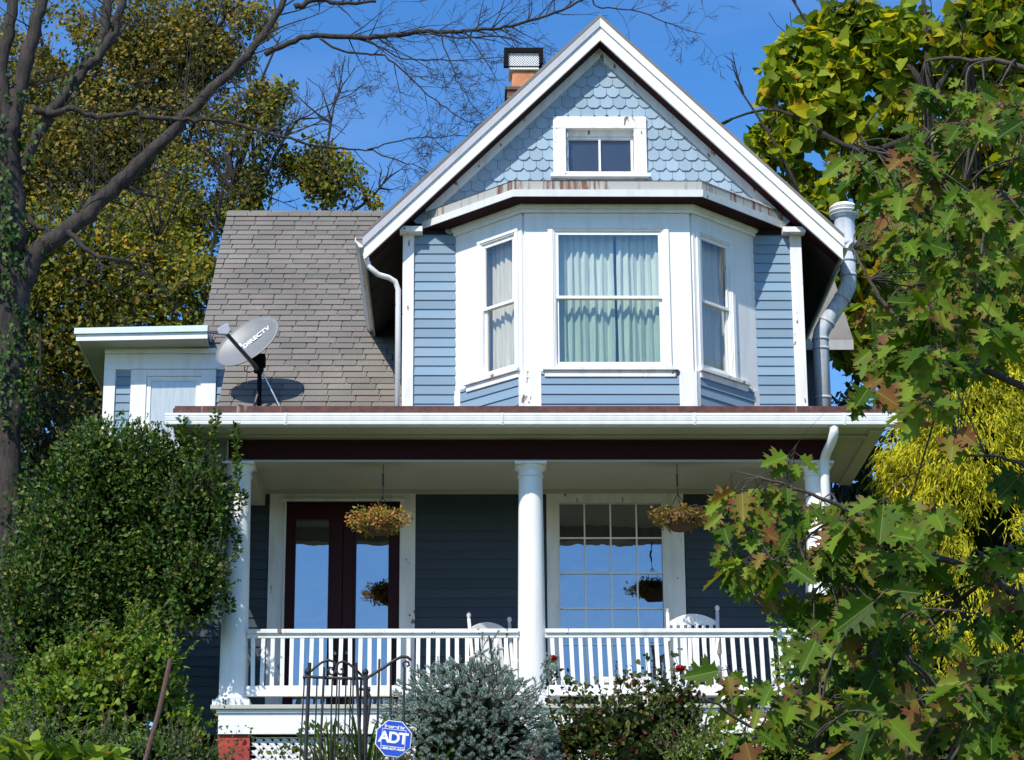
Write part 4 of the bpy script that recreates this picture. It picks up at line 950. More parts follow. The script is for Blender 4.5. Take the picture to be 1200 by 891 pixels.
# ================================================================== trees
def rv(rr, s=1): return Vector((rr.gauss(0, s), rr.gauss(0, s), rr.gauss(0, s)))
def grow(mb, start, d, length, r0, depth, rr, tips, droop=0.0, kids=(2,4), wob=.22, rmin=.003, flat=.55, up=.05, nseg=None):
    """a wandering tapered branch with side branches; collects tips"""
    nseg = nseg or max(4, int(length/.25)); p = Vector(start); d = Vector(d).normalized(); path = [p.copy()]; rad = [r0]
    step = length/nseg; nodes = []
    for i in range(nseg):
        d = d+rv(rr, wob*.5); d.y *= (1-(1-flat)*.3); d.z += up-droop; d.normalize(); p = p+d*step; path.append(p.copy()); rad.append(max(rmin, r0*(1-.85*(i+1)/nseg))); nodes.append((p.copy(), d.copy(), rad[-1], i/nseg))
    mb.tube(path, rad, 6 if r0 > .02 else (4 if r0 > .008 else 3), False)
    tips.append((path[-1], d))
    if depth > 0:
        n_ = rr.randint(*kids)
        for k in range(n_):
            t = rr.uniform(.2, .95); q, dd, r_, _ = nodes[min(nseg-1, int(t*nseg))]
            side = rv(rr, 1); side -= dd*side.dot(dd); side.y *= flat
            nd = dd*rr.uniform(.5, 1)+side.normalized()*rr.uniform(.5, 1)
            grow(mb, q, nd, length*rr.uniform(.35, .65)*(1-t*.3), max(rmin, r_*rr.uniform(.45, .7)), depth-1, rr, tips, droop, kids, wob, rmin, flat, up)

# --- big bare tree with ivy at left
Yt = 8.5
big = empty('bare_tree', 'big grey bare tree with ivy covered trunk at the left edge', 'tree', (P(8,700,Yt).x, Yt, gz(Yt)))
def pp(pts, Y=Yt, jit=.0): return [P(x, y, Y+(jit*k)) for k, (x, y) in enumerate(pts)]
def smooth(pts, rads, sub=5):
    """Catmull-Rom refinement of a limb"""
    out_, ro = [], []; n_ = len(pts)
    for i in range(n_-1):
        p0, p1, p2, p3 = pts[max(0,i-1)], pts[i], pts[i+1], pts[min(n_-1,i+2)]
        for k in range(sub):
            t = k/sub; out_.append(.5*((2*p1)+(p2-p0)*t+(2*p0-5*p1+4*p2-p3)*t*t+(3*p1-3*p2+p3-p0)*t**3)); ro.append(rads[i]+(rads[i+1]-rads[i])*t)
    out_.append(pts[-1]); ro.append(rads[-1]); return out_, ro
PXM = 1/98.0
rr = random.Random(21); mb = MB(); tips = []; limbs = []
def limb(pts, rpx, jit=0, kids=0, Y=Yt, n=10, klen=1.2, kd=2, kr=.016, droop=0, kup=.03, tt=(.3,1)):
    P3, R3 = smooth(pp(pts, Y, jit), [r_*PXM for r_ in rpx]); 
    P3 = [p+rv(rr, .008+.12*r_) for p, r_ in zip(P3, R3)]
    mb.tube(P3, R3, n); limbs.append(P3)
    for k in range(kids):
        i = int(rr.uniform(*tt)*(len(P3)-2)); d = (P3[i+1]-P3[i]).normalized(); s = rv(rr, 1); s -= d*s.dot(d); s.y *= .5
        grow(mb, P3[i], d*rr.uniform(.3,1)+s.normalized()*rr.uniform(.5,1), klen*rr.uniform(.5,1.3), min(kr, R3[i]*.6), kd, rr, tips, droop, (2,5), .24, .0032, .5, kup)
    return P3
limb([(8,1010),(6,800),(8,600),(10,450),(14,330),(10,240),(8,150)], [30,22,18,20,26,20,16], 0, 0, n=20)
limb([(8,170),(18,120),(34,60),(50,0),(60,-60)], [16,12,11,9,7], .05, 6, klen=.9)
limb([(8,160),(2,90),(10,30),(16,-40)], [14,11,9,7], 0, 4)
limb([(20,330),(45,295),(85,265),(130,225),(180,175),(240,115),(290,65),(330,10),(350,-30)], [20,14,12.5,12,9.5,8,6.5,5,4], .05, 26, n=14, klen=1.25, tt=(.25,1))
limb([(22,200),(60,130),(100,80),(122,35),(128,-20)], [8,8,8.5,7,6], .15, 8, klen=.8)
limb([(100,80),(125,55),(140,15),(150,-30)], [6,7,6,5], .05, 6, klen=.8)
limb([(40,128),(62,133),(85,127),(115,137),(160,132),(172,138),(220,140),(260,142),(300,152),(350,166),(400,174),(432,176)], [5,5.5,4.5,4,4,4,3,3,2.6,2,1.6,1], .03, 24, klen=.9, kr=.012)
limb([(310,64),(345,48),(375,42),(430,44),(480,39),(520,37),(560,36),(600,30),(650,16),(690,-4)], [4.5,4.2,4,3.8,3.4,3,2.6,2.3,2,1.5], .03, 40, klen=1.0, kr=.011, droop=.015, kup=0)
limb([(345,8),(372,0),(400,4),(440,1)], [5,4,3,2], .02, 6, klen=.7)
limb([(375,45),(395,58),(430,64),(450,66),(480,90),(510,118),(540,138),(560,146)], [2,1.8,1.6,1.5,1.2,1,.8,.6], .02, 16, klen=.75, kr=.008, droop=.01, kup=0)
limb([(430,46),(470,68),(500,70),(545,70),(590,67)], [1.3,1.1,1,.8,.5], .02, 10, klen=.5, kr=.006)
limb([(500,38),(540,45),(590,43),(612,52)], [1.5,1.3,1.1,.8], .02, 8, klen=.5, kr=.006)
limb([(690,-10),(700,8),(740,12),(790,30),(825,42)], [1.3,1.2,1,.8,.4], .02, 14, klen=.6, kr=.006)
limb([(560,146),(530,180),(500,160),(470,190)], [.8,.7,.6,.4], .02, 8, klen=.5, kr=.005)
limb([(430,176),(470,165),(520,160),(580,158)], [1.2,1,.7,.4], .02, 12, klen=.5, kr=.005)
limb([(432,176),(460,186),(490,196),(530,215)], [1.2,1,.7,.4], .02, 12, klen=.5, kr=.005)
limb([(515,37),(530,80),(545,110),(570,145)], [1.1,.9,.7,.4], .02, 12, klen=.5, kr=.005)
limb([(330,150),(370,130),(410,110),(430,95)], [1.2,1,.7,.4], .02, 12, klen=.5, kr=.005)
limb([(80,270),(105,297),(140,305),(180,312)], [5,3.5,2.5,1.5], .0, 8, klen=.8)
limb([(115,300),(120,315),(118,330)], [3,2,1], 0, 3, klen=.5)
limb([(22,240),(40,262),(60,272)], [5,4,3], 0, 3, klen=.5)
keep(mb.build('trunk', 'bark', None, True), big)
# ivy leaves around the trunk and lower limbs
iv = []; ivd = []
for P3, cnt, rad in ((limbs[0][10:], 3200, .30), (limbs[3][:8], 120, .14), (limbs[4][:14], 380, .12), (limbs[1][:8], 120, .14), (limbs[2][:10], 120, .14)):
    for _ in range(cnt):
        i = rr.randrange(len(P3)-1); p = P3[i].lerp(P3[i+1], rr.random()); q = rr.uniform(0, 6.28); o_ = Vector((cos(q), sin(q), 0))
        v_ = vnoise(np.array([[p.x*3+cos(q)*.5, q*.3, p.z]]), 4, 1.6)[0]
        if v_ < -.1: continue
        iv.append(p+o_*rad*rr.uniform(.8, 1.35)+Vector((0,0,rr.uniform(-.1,.1)))); ivd.append(o_)
iv = np.array([tuple(v) for v in iv]); ivd = np.array([tuple(v) for v in ivd]); N = len(iv)
leaves('ivy', 'lf_ivy', iv, unit(np.array([0,0,-1])+ivd*.5+rng.normal(size=(N,3))*.4), ivd+rng.normal(size=(N,3))*.4, .075*rng.uniform(.6,1.3,N), LOBE, LF, big)

# --- background woodland trees
def bgtree(name, label, cx_px, base_px, Y, blob, n, size, mat, seed, group='trees behind the house', thr=-.55, shape=KITE, faces=KF, limbs_=9, trunk_r=.16, sc=.9, mat_t='bark_dark'):
    """blob: crown lumps (px, py, rx_px, ry_px) sighted on the photograph, set at depth Y"""
    c0 = P(cx_px, base_px, Y); s = (Y-CAM.y)/F*1.04
    t = empty(name, label, 'tree', (c0.x, Y, gz(Y)), group); rr = random.Random(seed)
    tot = sum(b_[2]*b_[3] for b_ in blob); pos = []; od = []
    for (x, y, rx, ry) in blob:
        k = int(n*rx*ry/tot); c = P(x, y, Y); r_ = np.array((rx*s, (rx+ry)*.5*s*.8, ry*s))
        d = unit(rng.normal(size=(k, 3))); rad = rng.random(k)**(.45)
        pos.append(np.array(c)+d*r_*rad[:,None]); od.append(d)
    pos = np.concatenate(pos); od = np.concatenate(od)
    m_ = vnoise(pos, seed, sc) + .35*vnoise(pos, seed+9, sc*3.3) > thr; pos = pos[m_]; od = od[m_]
    # pull the leaves into sprays
    cl = unit(rng.normal(size=pos.shape))*0; N = len(pos)
    d = unit(rng.normal(size=(N,3))*.8+np.array((0,0,-.35))); nr = unit(rng.normal(size=(N,3))*.7+od*.4+np.array((-.2,-.5,.6)))
    leaves('crown', mat, pos, d, nr, size*rng.uniform(.55,1.3,N), shape, faces, t)
    mb = MB(); tips = []
    base = Vector((c0.x, Y, gz(Y)))
    ymid = sorted(b_[1] for b_ in blob)[len(blob)//2]; fork = P(cx_px, max(b_[1] for b_ in blob), Y)
    top = P(cx_px+rr.uniform(-20,20), min(b_[1]-b_[3]*.3 for b_ in blob), Y)
    tr, ra = smooth([base, base.lerp(fork,.6)+rv(rr,.15), fork+rv(rr,.2), fork.lerp(top,.5)+rv(rr,.4), top], [trunk_r*1.2, trunk_r, trunk_r*.85, trunk_r*.5, .03]); mb.tube(tr, ra, 8)
    for (x, y, rx, ry) in blob:
        c = P(x, y, Y); i = rr.randrange(len(tr)//3, len(tr)-2); q = tr[i]
        if q.z > c.z: q = min(tr, key=lambda v: abs(v.z-(c.z-rx*s*.9)))
        P3, R3 = smooth([q, q.lerp(c,.5)+rv(rr,.25)+Vector((0,0,-.2)), c+rv(rr,.2), c+(c-q)*.4+Vector((0,0,ry*s*.5))], [trunk_r*.45, trunk_r*.3, trunk_r*.17, .012]); mb.tube(P3, R3, 6)
        for k in range(limbs_):
            j = rr.randrange(3, len(P3)-1); grow(mb, P3[j], (P3[j]-q).normalized()+rv(rr,.6)+Vector((0,0,.3)), rx*s*rr.uniform(.6,1.2), .022, 1, rr, tips, 0, (2,4), .25, .007, 1, .04)
    keep(mb.build('trunk', mat_t, None, True), t)
    return t
bgtree('autumn_tree', 'tall olive and gold leaved tree behind the big bare tree, at top left', 130, 450, 17, [(60,60,95,90),(170,55,110,85),(110,170,120,100),(240,60,70,55),(200,170,90,80),(30,200,70,90),(270,25,60,40)], 62000, .10, 'lf_bgB', 31, thr=-.22, sc=1.5, limbs_=12)
bgtree('autumn_tree', 'yellow brown leaved tree rising just over the ridge of the side roof', 330, 350, 14.5, [(330,190,78,60),(300,135,50,40),(375,215,60,50),(250,230,90,70),(415,240,35,25),(320,110,35,22),(200,280,80,60),(440,262,22,16)], 32000, .095, 'lf_bgA', 32, thr=-.22, sc=1.3)
bgtree('autumn_tree', 'dense dark olive tree filling the gap above the side wing roof', 170, 600, 13, [(100,300,120,90),(190,330,90,80),(60,400,110,100),(150,420,90,60),(240,330,40,60),(30,500,80,90),(90,480,70,70),(10,330,60,100)], 42000, .105, 'lf_bgA', 33, thr=-.25, sc=1.3, limbs_=12)
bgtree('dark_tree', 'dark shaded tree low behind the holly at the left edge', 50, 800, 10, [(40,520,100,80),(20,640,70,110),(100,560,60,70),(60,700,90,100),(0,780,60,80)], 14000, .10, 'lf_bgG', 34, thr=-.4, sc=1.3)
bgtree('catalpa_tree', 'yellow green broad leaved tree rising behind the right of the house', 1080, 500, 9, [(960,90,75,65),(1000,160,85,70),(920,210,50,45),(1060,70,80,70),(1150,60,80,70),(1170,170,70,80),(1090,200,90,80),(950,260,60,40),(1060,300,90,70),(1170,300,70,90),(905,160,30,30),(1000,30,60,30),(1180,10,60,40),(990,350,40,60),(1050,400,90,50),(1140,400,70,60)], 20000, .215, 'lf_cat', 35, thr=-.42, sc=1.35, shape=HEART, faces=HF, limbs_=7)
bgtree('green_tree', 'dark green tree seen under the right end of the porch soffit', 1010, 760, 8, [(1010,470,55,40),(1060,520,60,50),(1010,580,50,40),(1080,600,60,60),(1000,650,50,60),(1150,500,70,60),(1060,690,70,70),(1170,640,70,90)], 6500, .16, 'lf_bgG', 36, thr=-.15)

# --- golden thread cypress
cy0 = P(1130, 700, 1.5)
cyp = empty('golden_cypress', 'weeping golden yellow conifer behind the oak leaves at right', 'tree', (cy0.x, 1.5, gz(1.5)))
rr = random.Random(8); pos = []; dr = []; sz = []
axis_top = P(1150, 340, 1.5); axis_bot = P(1140, 900, 1.5)
mbt = MB(); mbt.tube([Vector((cy0.x, 1.5, gz(1.5))), axis_bot.lerp(axis_top,.6), axis_top], [.12,.07,.02], 8)
for k in range(2100):
    t = rr.random()**.85; a = axis_top.lerp(axis_bot, t); R_ = .40+1.15*t**.7; q = rr.uniform(0, 6.28); rad_ = R_*rr.uniform(.45, 1.08)
    base = a+Vector((cos(q)*rad_, sin(q)*rad_*.9, rr.uniform(-.1,.1)))
    if vnoise(np.array([tuple(base)]), 12, 1.7)[0] < -.45: continue
    if k % 9 == 0: mbt.tube([a, a.lerp(base,.5)+Vector((0,0,.1)), base], [.02,.012,.006], 4)
    outw = Vector((cos(q), sin(q), 0))
    for j in range(20):
        st = base+rv(rr, .07); d = outw*rr.uniform(.1,.8)+Vector((rr.gauss(0,.35), rr.gauss(0,.35), -rr.uniform(.0,1.0))); d.normalize(); seg = rr.uniform(.03,.055)
        for s_ in range(4):
            pos.append(tuple(st)); dr.append(tuple(d)); sz.append(seg*1.3); st = st+d*seg; d = (d+Vector((rr.gauss(0,.25), rr.gauss(0,.25), -.25))).normalized()
pos = np.array(pos); dr = np.array(dr); N = len(pos)
THR = np.array([(-.09,0,0),(.09,0,0),(.13,.6,.0),(0,1,0),(-.13,.6,0)])
leaves('crown', 'lf_cyp', pos, dr, rng.normal(size=(N,3))+np.array((-.3,-1,.5)), np.array(sz), THR, [(0,1,2,3,4)], cyp)
keep(mbt.build('trunk', 'bark_dark', None), cyp)
blobs('shade_core', [(tuple(axis_top.lerp(axis_bot,.45)), (.5,.5,1.0)), (tuple(axis_top.lerp(axis_bot,.8)), (.85,.8,1.1))], 'lf_core', cyp, 3)

# --- red oak in the foreground
rr = random.Random(40); Yo = -14.0
oak = empty('red_oak', 'foreground oak with large lobed leaves turning red along the right side', 'tree', (3.3, -13.6, gz(-13.6)))
mb = MB(); osamp = []
def olimb(pts, r, Y0=Yo, Y1=Yo):
    n_ = len(pts); P3 = [P(x, y, Y0+(Y1-Y0)*i/(n_-1)) for i, (x, y) in enumerate(pts)]; R_ = [r*(1-.8*i/(n_-1)) for i in range(n_)]
    P3, R3 = smooth(P3, R_, 6); P3 = [p+rv(rr, .006) for p in P3]; mb.tube(P3, R3, 8); osamp.extend([(p, r_) for p, r_ in zip(P3, R3)][2:])
tb_ = Vector((3.3,-13.6,gz(-13.6)))
P3, R3 = smooth([tb_, Vector((3.25,-13.6,-2)), Vector((3.3,-13.65,0)), Vector((3.2,-13.7,2.5)), Vector((3.25,-13.7,4.5))], [.16,.13,.11,.08,.04]); mb.tube(P3, R3, 12)
olimb([(1480,960),(1330,930),(1200,880),(1140,838),(1085,795),(1040,745),(990,690),(950,670),(900,655)], .030, -13.7, -14.2)
olimb([(1500,760),(1350,740),(1200,700),(1120,660),(1060,640),(1000,600),(940,575),(890,560)], .026, -13.7, -14)
olimb([(950,670),(935,640),(930,600),(925,560),(922,535)], .008, -14.2, -14.2)
olimb([(1500,560),(1350,520),(1230,470),(1150,430),(1080,400),(1030,350),(1000,290)], .030, -13.7, -13.5)
olimb([(1500,400),(1330,340),(1220,280),(1130,230),(1060,190),(1000,170)], .03, -13.7, -14.3)
olimb([(1500,180),(1330,130),(1230,90),(1150,70),(1080,70)], .03, -13.7, -13.4)
olimb([(1400,1000),(1200,950),(1060,900),(960,880),(880,850),(830,820)], .022, -14.2, -15)
olimb([(1480,640),(1330,600),(1240,560),(1180,540),(1120,530)], .02, -13.7, -14.6)
cl = []
def C(x, y, n=5, s=1.0, dY=None): cl.append((x, y, n, s, dY if dY is not None else rr.uniform(-1.2, 1.0)))
# sprays of leaves seen one by one at the left edge of the crown
for x, y in ((928,540),(915,575),(935,600),(862,585),(885,600),(850,640),(870,660),(890,690),(905,640),(925,650),(845,610),(910,700),(880,620)): C(x, y, 5, .72, rr.uniform(-.3,.3))
for x, y in ((1000,610),(975,640),(1005,660),(960,690),(1010,700),(985,730),(1040,640),(1030,590),(955,650),(980,770),(1010,790),(960,800),(1000,840),(1050,780),(1045,720),(960,740)): C(x, y, 6, .95)
for x, y in ((850,780),(865,800),(880,830),(905,790),(920,840),(935,810),(870,860)): C(x, y, 4, .85, -.8)
for x, y in ((1095,600),(1040,690),(1100,745),(1090,810),(1130,800),(1160,790),(1190,820),(1185,700),(1195,560),(1150,720),(1120,850),(1180,870),(1050,860),(1085,470),(1120,500),(1150,650),(1010,870),(1190,640)): C(x, y, 6, 1.0)
for _ in range(72):
    y = rr.uniform(95, 440); left = 1012+22*sin(y/38.)+(45 if y < 150 else 0)+(24 if y > 215 else 0); x = rr.triangular(left, 1240, 1060) if y > 260 else rr.uniform(left, 1240)
    if x > 1115 and y > 385: continue
    C(x, y, 6, .95*rr.uniform(.85,1.1))
for _ in range(26): C(rr.gauss(1078, 26), rr.uniform(300, 470), 6, .95, rr.uniform(-.6,1.2))
for _ in range(30): C(rr.uniform(1045, 1110)+(rr.uniform(0,90) if _ % 2 else 0), rr.uniform(230, 420), 6, 1.0, rr.uniform(1.0,2.2))
for _ in range(10): C(rr.uniform(1120, 1240), rr.uniform(760, 900), 6, 1.0)
for _ in range(14): C(rr.uniform(960, 1090), rr.uniform(780, 900), 6, .95)
OP, OD, ON, OS = [], [], [], []
for _ in range(30): C(rr.uniform(950, 1070), rr.uniform(590, 790), 6, 1.0, rr.uniform(-.6,.8))
for _ in range(10): C(rr.uniform(845, 935), rr.uniform(565, 690), 5, .85, rr.uniform(-.3,.4))
cl += [(x+rr.gauss(0,16), y+rr.gauss(0,16), n_, s_*.9, dY+rr.uniform(.2,1.0)) for (x, y, n_, s_, dY) in cl if (x > 955 and y > 560) or (x > 1040 and y < 480)][::2]
for (x, y, n_, s_, dY) in cl:
    c = P(x, y, Yo+dY); near = min(osamp, key=lambda q: (q[0]-c).length)
    m0 = near[0]; midp = m0.lerp(c, .5)+rv(rr, .03)+Vector((0,0,.05)); tw, _ = smooth([m0, midp, c], [0,0,0], 4)
    mb.tube(tw, [min(near[1]*.6, .009)*(1-.6*i/(len(tw)-1)) for i in range(len(tw))], 5)
    td = (c-midp).normalized()
    for k in range(n_):
        q = 2*pi*k/n_+rr.uniform(-.5,.5); d = Vector((cos(q), sin(q)*.5-.2, rr.uniform(-1.5, -.1)))+td*.3; d.normalize()
        st = c-td*rr.uniform(0, .06); pet = st+d*rr.uniform(.02,.045); mb.tube([st, pet], .0022, 3, False)
        nn_ = Vector((-.2, -.7, .75))+rv(rr, .5)
        OP.append(tuple(pet)); OD.append(tuple(d)); ON.append(tuple(nn_)); OS.append(.178*s_*rr.uniform(.5, 1.2))
leaves('crown', 'lf_oak', OP, OD, ON, OS, OAK, OAKF, oak, uv=True)
keep(mb.build('trunk', 'oaktwig', None, True), oak)

# ================================================================== shrubs and plants
def E(px, py, rx, ry, Y, dy=None):
    c = P(px, py, Y); s = (Y-CAM.y)/F*1.03; return (tuple(c), (rx*s, (dy if dy else (rx+ry)*.5*s*.7), ry*s))
# holly
hol = shrub('holly_bush', 'large dark glossy holly bush hiding the left end of the porch', 'bush', [E(140,620,105,120,.35,.65), E(90,650,85,110,.3,.7), E(205,640,55,115,.1,.5), E(60,720,70,90,.2,.7), E(190,560,55,50,.1,.5), E(130,545,60,45,.3,.6), E(232,600,36,62,-.35,.3), E(232,690,32,55,-.35,.3), E(120,730,60,40,.3,.5)], 'lf_holly', 42000, .060, 51, core=.58, clump=.8, sprig=260)
sp_ = []; sd_ = []
rr = random.Random(4)
for (x, y0_, y1_, Y) in ((253,600,482,-.55),(276,585,497,-.55),(214,540,487,-.4),(160,530,492,-.4),(183,540,500,-.4),(232,545,500,-.4),(268,640,560,-.3),(100,560,520,-.4),(282,600,570,-.3),(276,660,620,-.3),(265,720,650,-.3)):
    n_ = int(abs(y0_-y1_)*2.6)
    for i in range(n_):
        t = rr.random(); c = P(x+6*sin(t*4+x)*(1-t), y0_+(y1_-y0_)*t, Y); q = rr.uniform(0, 6.28); sp_.append(tuple(c+Vector((cos(q), sin(q), 0))*.03*rr.random())); sd_.append((cos(q), sin(q), rr.uniform(.2,1.1)))
sp_ = np.array(sp_); sd_ = np.array(sd_); N = len(sp_)
leaves('shoots', 'lf_holly', sp_, sd_, rng.normal(size=(N,3))*.5+np.array((-.3,-.8,.7)), .058*rng.uniform(.6,1.2,N), KITE, KF, hol)
# brighter shrubs in front of it
shrub('leafy_shrub', 'light green leafy shrub in front of the dark holly', 'shrub', [E(140,830,55,50,-3.2), E(70,850,55,60,-3.4), E(200,865,38,50,-3.0), E(100,790,35,40,-3.2), E(175,785,35,35,-3.2), E(130,765,25,25,-3.1), E(60,800,30,30,-3.2), E(165,745,14,20,-3.0)], 'lf_green', 8000, .062, 52, core=.5, clump=1.3, sprig=170, shape=HEART, faces=HF)
shrub('leafy_shrub', 'mid green small leaved shrub at the bottom left corner', 'shrub', [E(60,900,90,50,-4.2), E(150,905,80,45,-4.2), E(215,905,40,45,-3.9)], 'lf_weed', 5000, .05, 53, core=.6, clump=1.0, sprig=90)
shrub('broadleaf_plant', 'low plant with broad flat bright leaves at the bottom left corner', 'plant', [E(60,890,60,14,-5.4), E(105,893,45,12,-5.4), E(25,880,30,14,-5.4)], 'lf_green', 130, .17, 54, core=0, shape=HEART, faces=HF, up=.0, face=(0,-.3,1.4))
# daylilies
def lily(label, px, py, n, ln, seed, Y=-6.0, grp='daylily clumps by the gate'):
    rr = random.Random(seed); c = P(px, py, Y); base = Vector((c.x, Y, c.z-.45)); t = empty('daylily', label, 'plant', (c.x, Y, gz(Y)), grp)
    mb = MB()
    for k in range(n):
        q = rr.uniform(0, 6.28); o_ = Vector((cos(q), sin(q), 0)); L_ = ln*rr.uniform(.7,1.25); st = base+o_*rr.uniform(0,.12); side = Vector((-o_.y, o_.x, 0)); wv = rr.uniform(.006,.011); vs = []; fs = []
        out_ = rr.uniform(.25,.8)
        for i in range(8):
            s_ = i/7; p = st+o_*(out_*L_*s_**1.5)+Vector((0,0,L_*(1.15*s_-.62*out_*1.3*s_**2.6))); ww = wv*(1-s_**3)+.0008
            vs += [tuple(p-side*ww), tuple(p+side*ww)]
        for i in range(7): fs.append((2*i, 2*i+1, 2*i+3, 2*i+2))
        mb.add(vs, fs)
    keep(mb.build('leaf_blades', 'lf_lily', None), t); return t
lily('daylily clump with arching strap leaves behind the iron gate bars', 388, 868, 70, .62, 1)
lily('tall daylily clump with pale blades left of the blue sign', 428, 860, 80, .66, 2)
lily('daylily clump in front of the spruce, right of the blue sign', 500, 885, 80, .50, 3, -6.2)
lily('grassy daylily clump under the middle of the spruce', 560, 897, 70, .48, 4, -6.2)
lily('grassy daylily clump between the spruce and the rose bush', 625, 900, 60, .45, 5, -6.0)
lily('grassy daylily clump at the foot of the rose bush', 690, 905, 50, .42, 6, -5.6)
shrub('leafy_shrub', 'green and red leaved weeds in front of the lattice', 'shrub', [E(335,893,28,16,-1.2), E(380,872,30,25,-1.2)], 'lf_weed', 260, .07, 57, core=0)
shrub('leafy_shrub', 'thin vine with yellowing leaves climbing the brick pier', 'vine', [E(262,840,7,22,-.25,.05), E(285,858,14,14,-.2,.05), E(268,880,16,14,-.2,.06)], 'lf_weed', 60, .045, 58, core=0)

# blue spruce
spx = P(560, 860, -4.0)
spr = empty('blue_spruce', 'blue grey dwarf spruce in front of the porch railing', 'bush', (spx.x, -4, gz(-4)))
rr = random.Random(77); np_, nd_, nl = [], [], []; mb = MB(); cent = P(548, 872, -4)
def spruce_tip(p, d, ln):
    d = d.normalized(); a = d.cross(Vector((.3,.2,.9))).normalized(); b_ = d.cross(a)
    mb.tube([p-d*.06, p+d*ln], [.005,.003], 3, False)
    for i in range(int(ln*850)):
        t = rr.random(); q = rr.uniform(0, 6.28); o_ = a*cos(q)+b_*sin(q)
        np_.append(tuple(p+d*ln*t)); nd_.append(tuple(o_*.8+d*.6)); nl.append(.031*rr.uniform(.8,1.2)*(1-.35*t))
cnt = 0
while cnt < 2300:
    d = Vector((rr.gauss(0,1), rr.gauss(0,1), rr.gauss(0,1))).normalized()
    if d.y > .45: continue
    R_ = Vector((.69, .55, .70)); lump = 1+.17*vnoise(np.array([tuple(d*4)]), 7, 1.3)[0]
    depth_ = rr.choice([1, .97, .93, .86, .78])
    p = cent+Vector((d.x*R_.x, d.y*R_.y, d.z*R_.z))*lump*depth_; dd = Vector((d.x*.9, d.y*.55, d.z*.5+.15))+rv(rr,.33)
    spruce_tip(p, dd, rr.uniform(.035,.07)); cnt += 1
for (x, y, n_) in ((583,800,5),(578,785,5),(574,770,5),(572,757,5),(500,800,4),(520,785,5),(640,790,5),(646,775,4),(632,805,6),(650,785,4)):
    for k in range(n_): spruce_tip(P(x, y, -4)+rv(rr,.04), Vector((rr.gauss(0,.6), rr.gauss(0,.5), .8)), rr.uniform(.06,.11))
mb.tube([P(560,860,-4), P(580,800,-4), P(573,745,-4)], [.02,.012,.006], 6)
np_ = np.array(np_); N = len(np_); NEED = np.array([(-.11,0,0),(.11,0,0),(0,1,0)])
leaves('needles', 'lf_spruce', np_, nd_, rng.normal(size=(N,3)), np.array(nl), NEED, [(0,1,2)], spr)
keep(mb.build('branches', 'twig', None), spr)
blobs('shade_core', [(tuple(cent), (.50,.38,.52))], 'lf_core', spr, 6)

# rose bushes with red flowers
def rose(label, ells, n, seed, flowers, stems, Y):
    t = shrub('rose_bush', label, 'rose bush', ells, 'lf_rose', n, .048, seed, core=.5, clump=1.2, shape=HEART, faces=HF, group='rose bushes in front of the porch', corename='shade_core', sprig=n//80)
    rr = random.Random(seed); mb = MB(); lp, ld = [], []
    for (x0_, y0_, x1_, y1_) in stems:
        a, b_ = P(x0_, y0_, Y), P(x1_, y1_, Y+rr.uniform(-.2,.2)); tw, _ = smooth([Vector(ells[0][0])-Vector((0,0,.3)), a, a.lerp(b_,.5)+rv(rr,.05), b_], [0,0,0,0], 5); mb.tube(tw, [.006*(1-.6*i/(len(tw)-1)) for i in range(len(tw))], 5)
        for k in range(int((b_-a).length*75)):
            q = tw[rr.randrange(6, len(tw))]; lp.append(tuple(q+rv(rr,.035))); ld.append(tuple(rv(rr,1)))
    keep(mb.build('stems', 'oaktwig', None), t)
    if lp:
        leaves('stem_leaves', 'lf_rose', lp, ld, rng.normal(size=(len(lp),3))*.6+np.array((-.3,-.7,.6)), .05*rng.uniform(.6,1.2,len(lp)), HEART, HF, t)
    for (x, y, r_) in flowers:
        c = P(x, y, Y-.1); mb = MB()
        for lay, (nn_, rad_, hh) in enumerate(((6,1.0,.25),(5,.75,.45),(4,.5,.6),(3,.28,.7))):
            for k in range(nn_):
                q = 2*pi*k/nn_+lay*.5+rr.uniform(-.2,.2); o_ = Vector((cos(q), sin(q)*.9, 0)); sd_ = Vector((-o_.y, o_.x, 0))
                b0 = c+o_*r_*.1; m1 = c+o_*r_*rad_*.7+Vector((0,0,r_*hh*.5)); tp_ = c+o_*r_*rad_+Vector((0,0,r_*hh*1.1))
                mb.add([tuple(b0), tuple(m1-sd_*r_*.42), tuple(tp_-sd_*r_*.25), tuple(tp_+sd_*r_*.25), tuple(m1+sd_*r_*.42)], [(0,1,2,3,4)])
        keep(mb.build('flower', 'red', None), t)
    return t
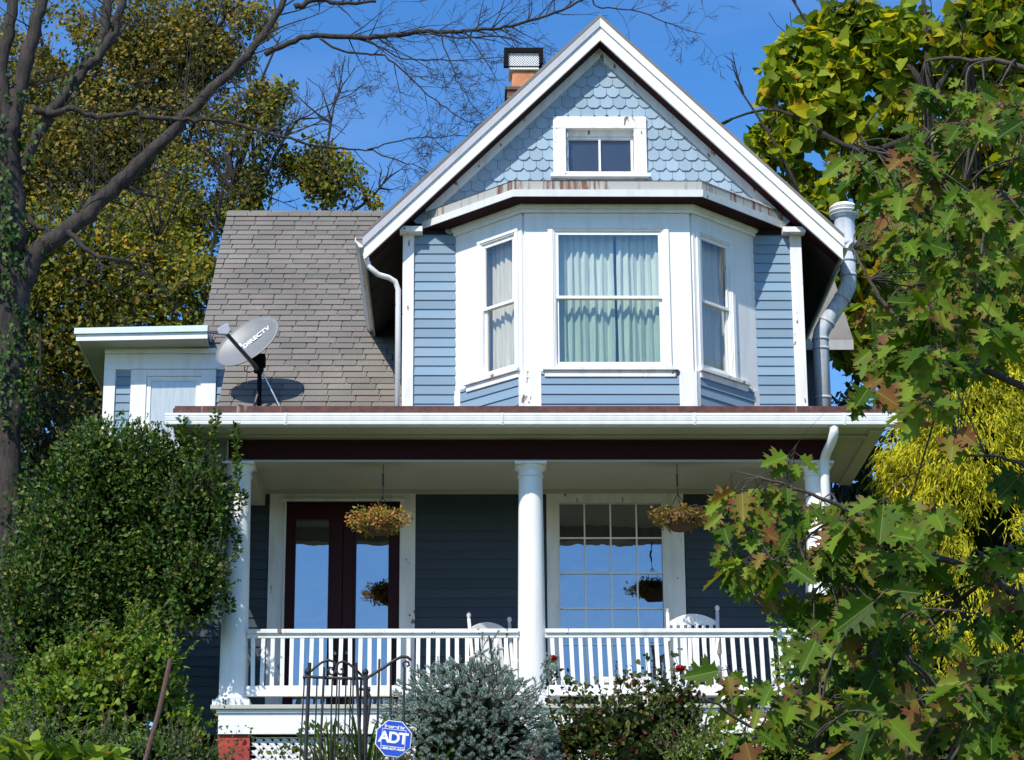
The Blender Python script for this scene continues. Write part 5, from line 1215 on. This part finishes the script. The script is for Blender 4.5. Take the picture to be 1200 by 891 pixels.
rose('dark leaved rose bush with two red roses right of the spruce', [E(745,850,72,40,-2.6), E(690,860,50,38,-2.6), E(790,845,35,45,-2.6), E(760,890,90,40,-2.8), E(660,880,30,35,-2.6)], 3600, 61, [(647,774,.065),(797,787,.075)], [(660,860,647,776),(680,850,655,790),(760,830,757,770),(770,830,797,790),(790,820,815,785),(700,850,668,790),(720,830,735,785),(740,830,722,795),(800,820,770,785),(790,830,840,795),(780,830,745,790),(805,830,790,765),(665,850,690,800)], -2.6)
rose('straggly rose with a single red bloom at the foot of the oak', [E(1010,885,40,20,-9), E(1040,880,30,25,-9)], 500, 62, [(985,868,.03),(1088,891,.03),(978,877,.025)], [(1000,900,985,870),(1060,905,1088,893)], -9)
shrub('leafy_shrub', 'bright green weeds at the bottom right in front of the porch', 'shrub', [E(850,890,50,26,-3.4), E(905,885,45,26,-3.4), E(960,895,60,40,-3.2), E(810,895,30,14,-3.4)], 'lf_green', 3000, .05, 63, core=.5, clump=1.2, sprig=70)
shrub('vine', 'grape like broad leaved vine below the railing', 'vine', [E(815,848,30,12,-2.4,.1), E(800,872,28,14,-2.4,.1), E(845,862,22,12,-2.4,.1)], 'lf_green', 70, .15, 64, core=0, shape=LOBE, faces=LF, face=(-.2,-.6,1.0))
shrub('vine', 'thin green vine climbing the right end of the railing', 'vine', [E(925,765,18,40,-.2,.08), E(905,715,8,22,-.15,.05), E(940,790,30,40,-.4,.1), E(915,815,45,18,-.6,.1)], 'lf_green', 330, .055, 65, core=0, shape=HEART, faces=HF)
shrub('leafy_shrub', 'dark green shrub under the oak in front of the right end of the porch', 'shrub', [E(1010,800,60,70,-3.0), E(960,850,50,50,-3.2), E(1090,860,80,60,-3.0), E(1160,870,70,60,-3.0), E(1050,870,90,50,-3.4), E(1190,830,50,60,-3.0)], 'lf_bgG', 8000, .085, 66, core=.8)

# ================================================================== far wood closing the horizon behind the plot
N = 26000; px_ = rng.uniform(-60, 60, N); py_ = rng.uniform(34, 48, N); pz_ = rng.random(N)**.8*(8+2*np.sin(px_*.35)+1.5*np.sin(px_*.9+1))+1.0
pos = np.stack([px_, py_, pz_], 1); m_ = vnoise(pos, 90, .5) > -.9; pos = pos[m_]; N = len(pos)
tag(leaves('far_wood', 'lf_bgG', pos, rnd_dirs(N), rng.normal(size=(N,3))+np.array((-.2,-.8,.6)), .75*rng.uniform(.5,1.3,N)), 'dark belt of distant woodland behind the house', 'woodland', kind='stuff')
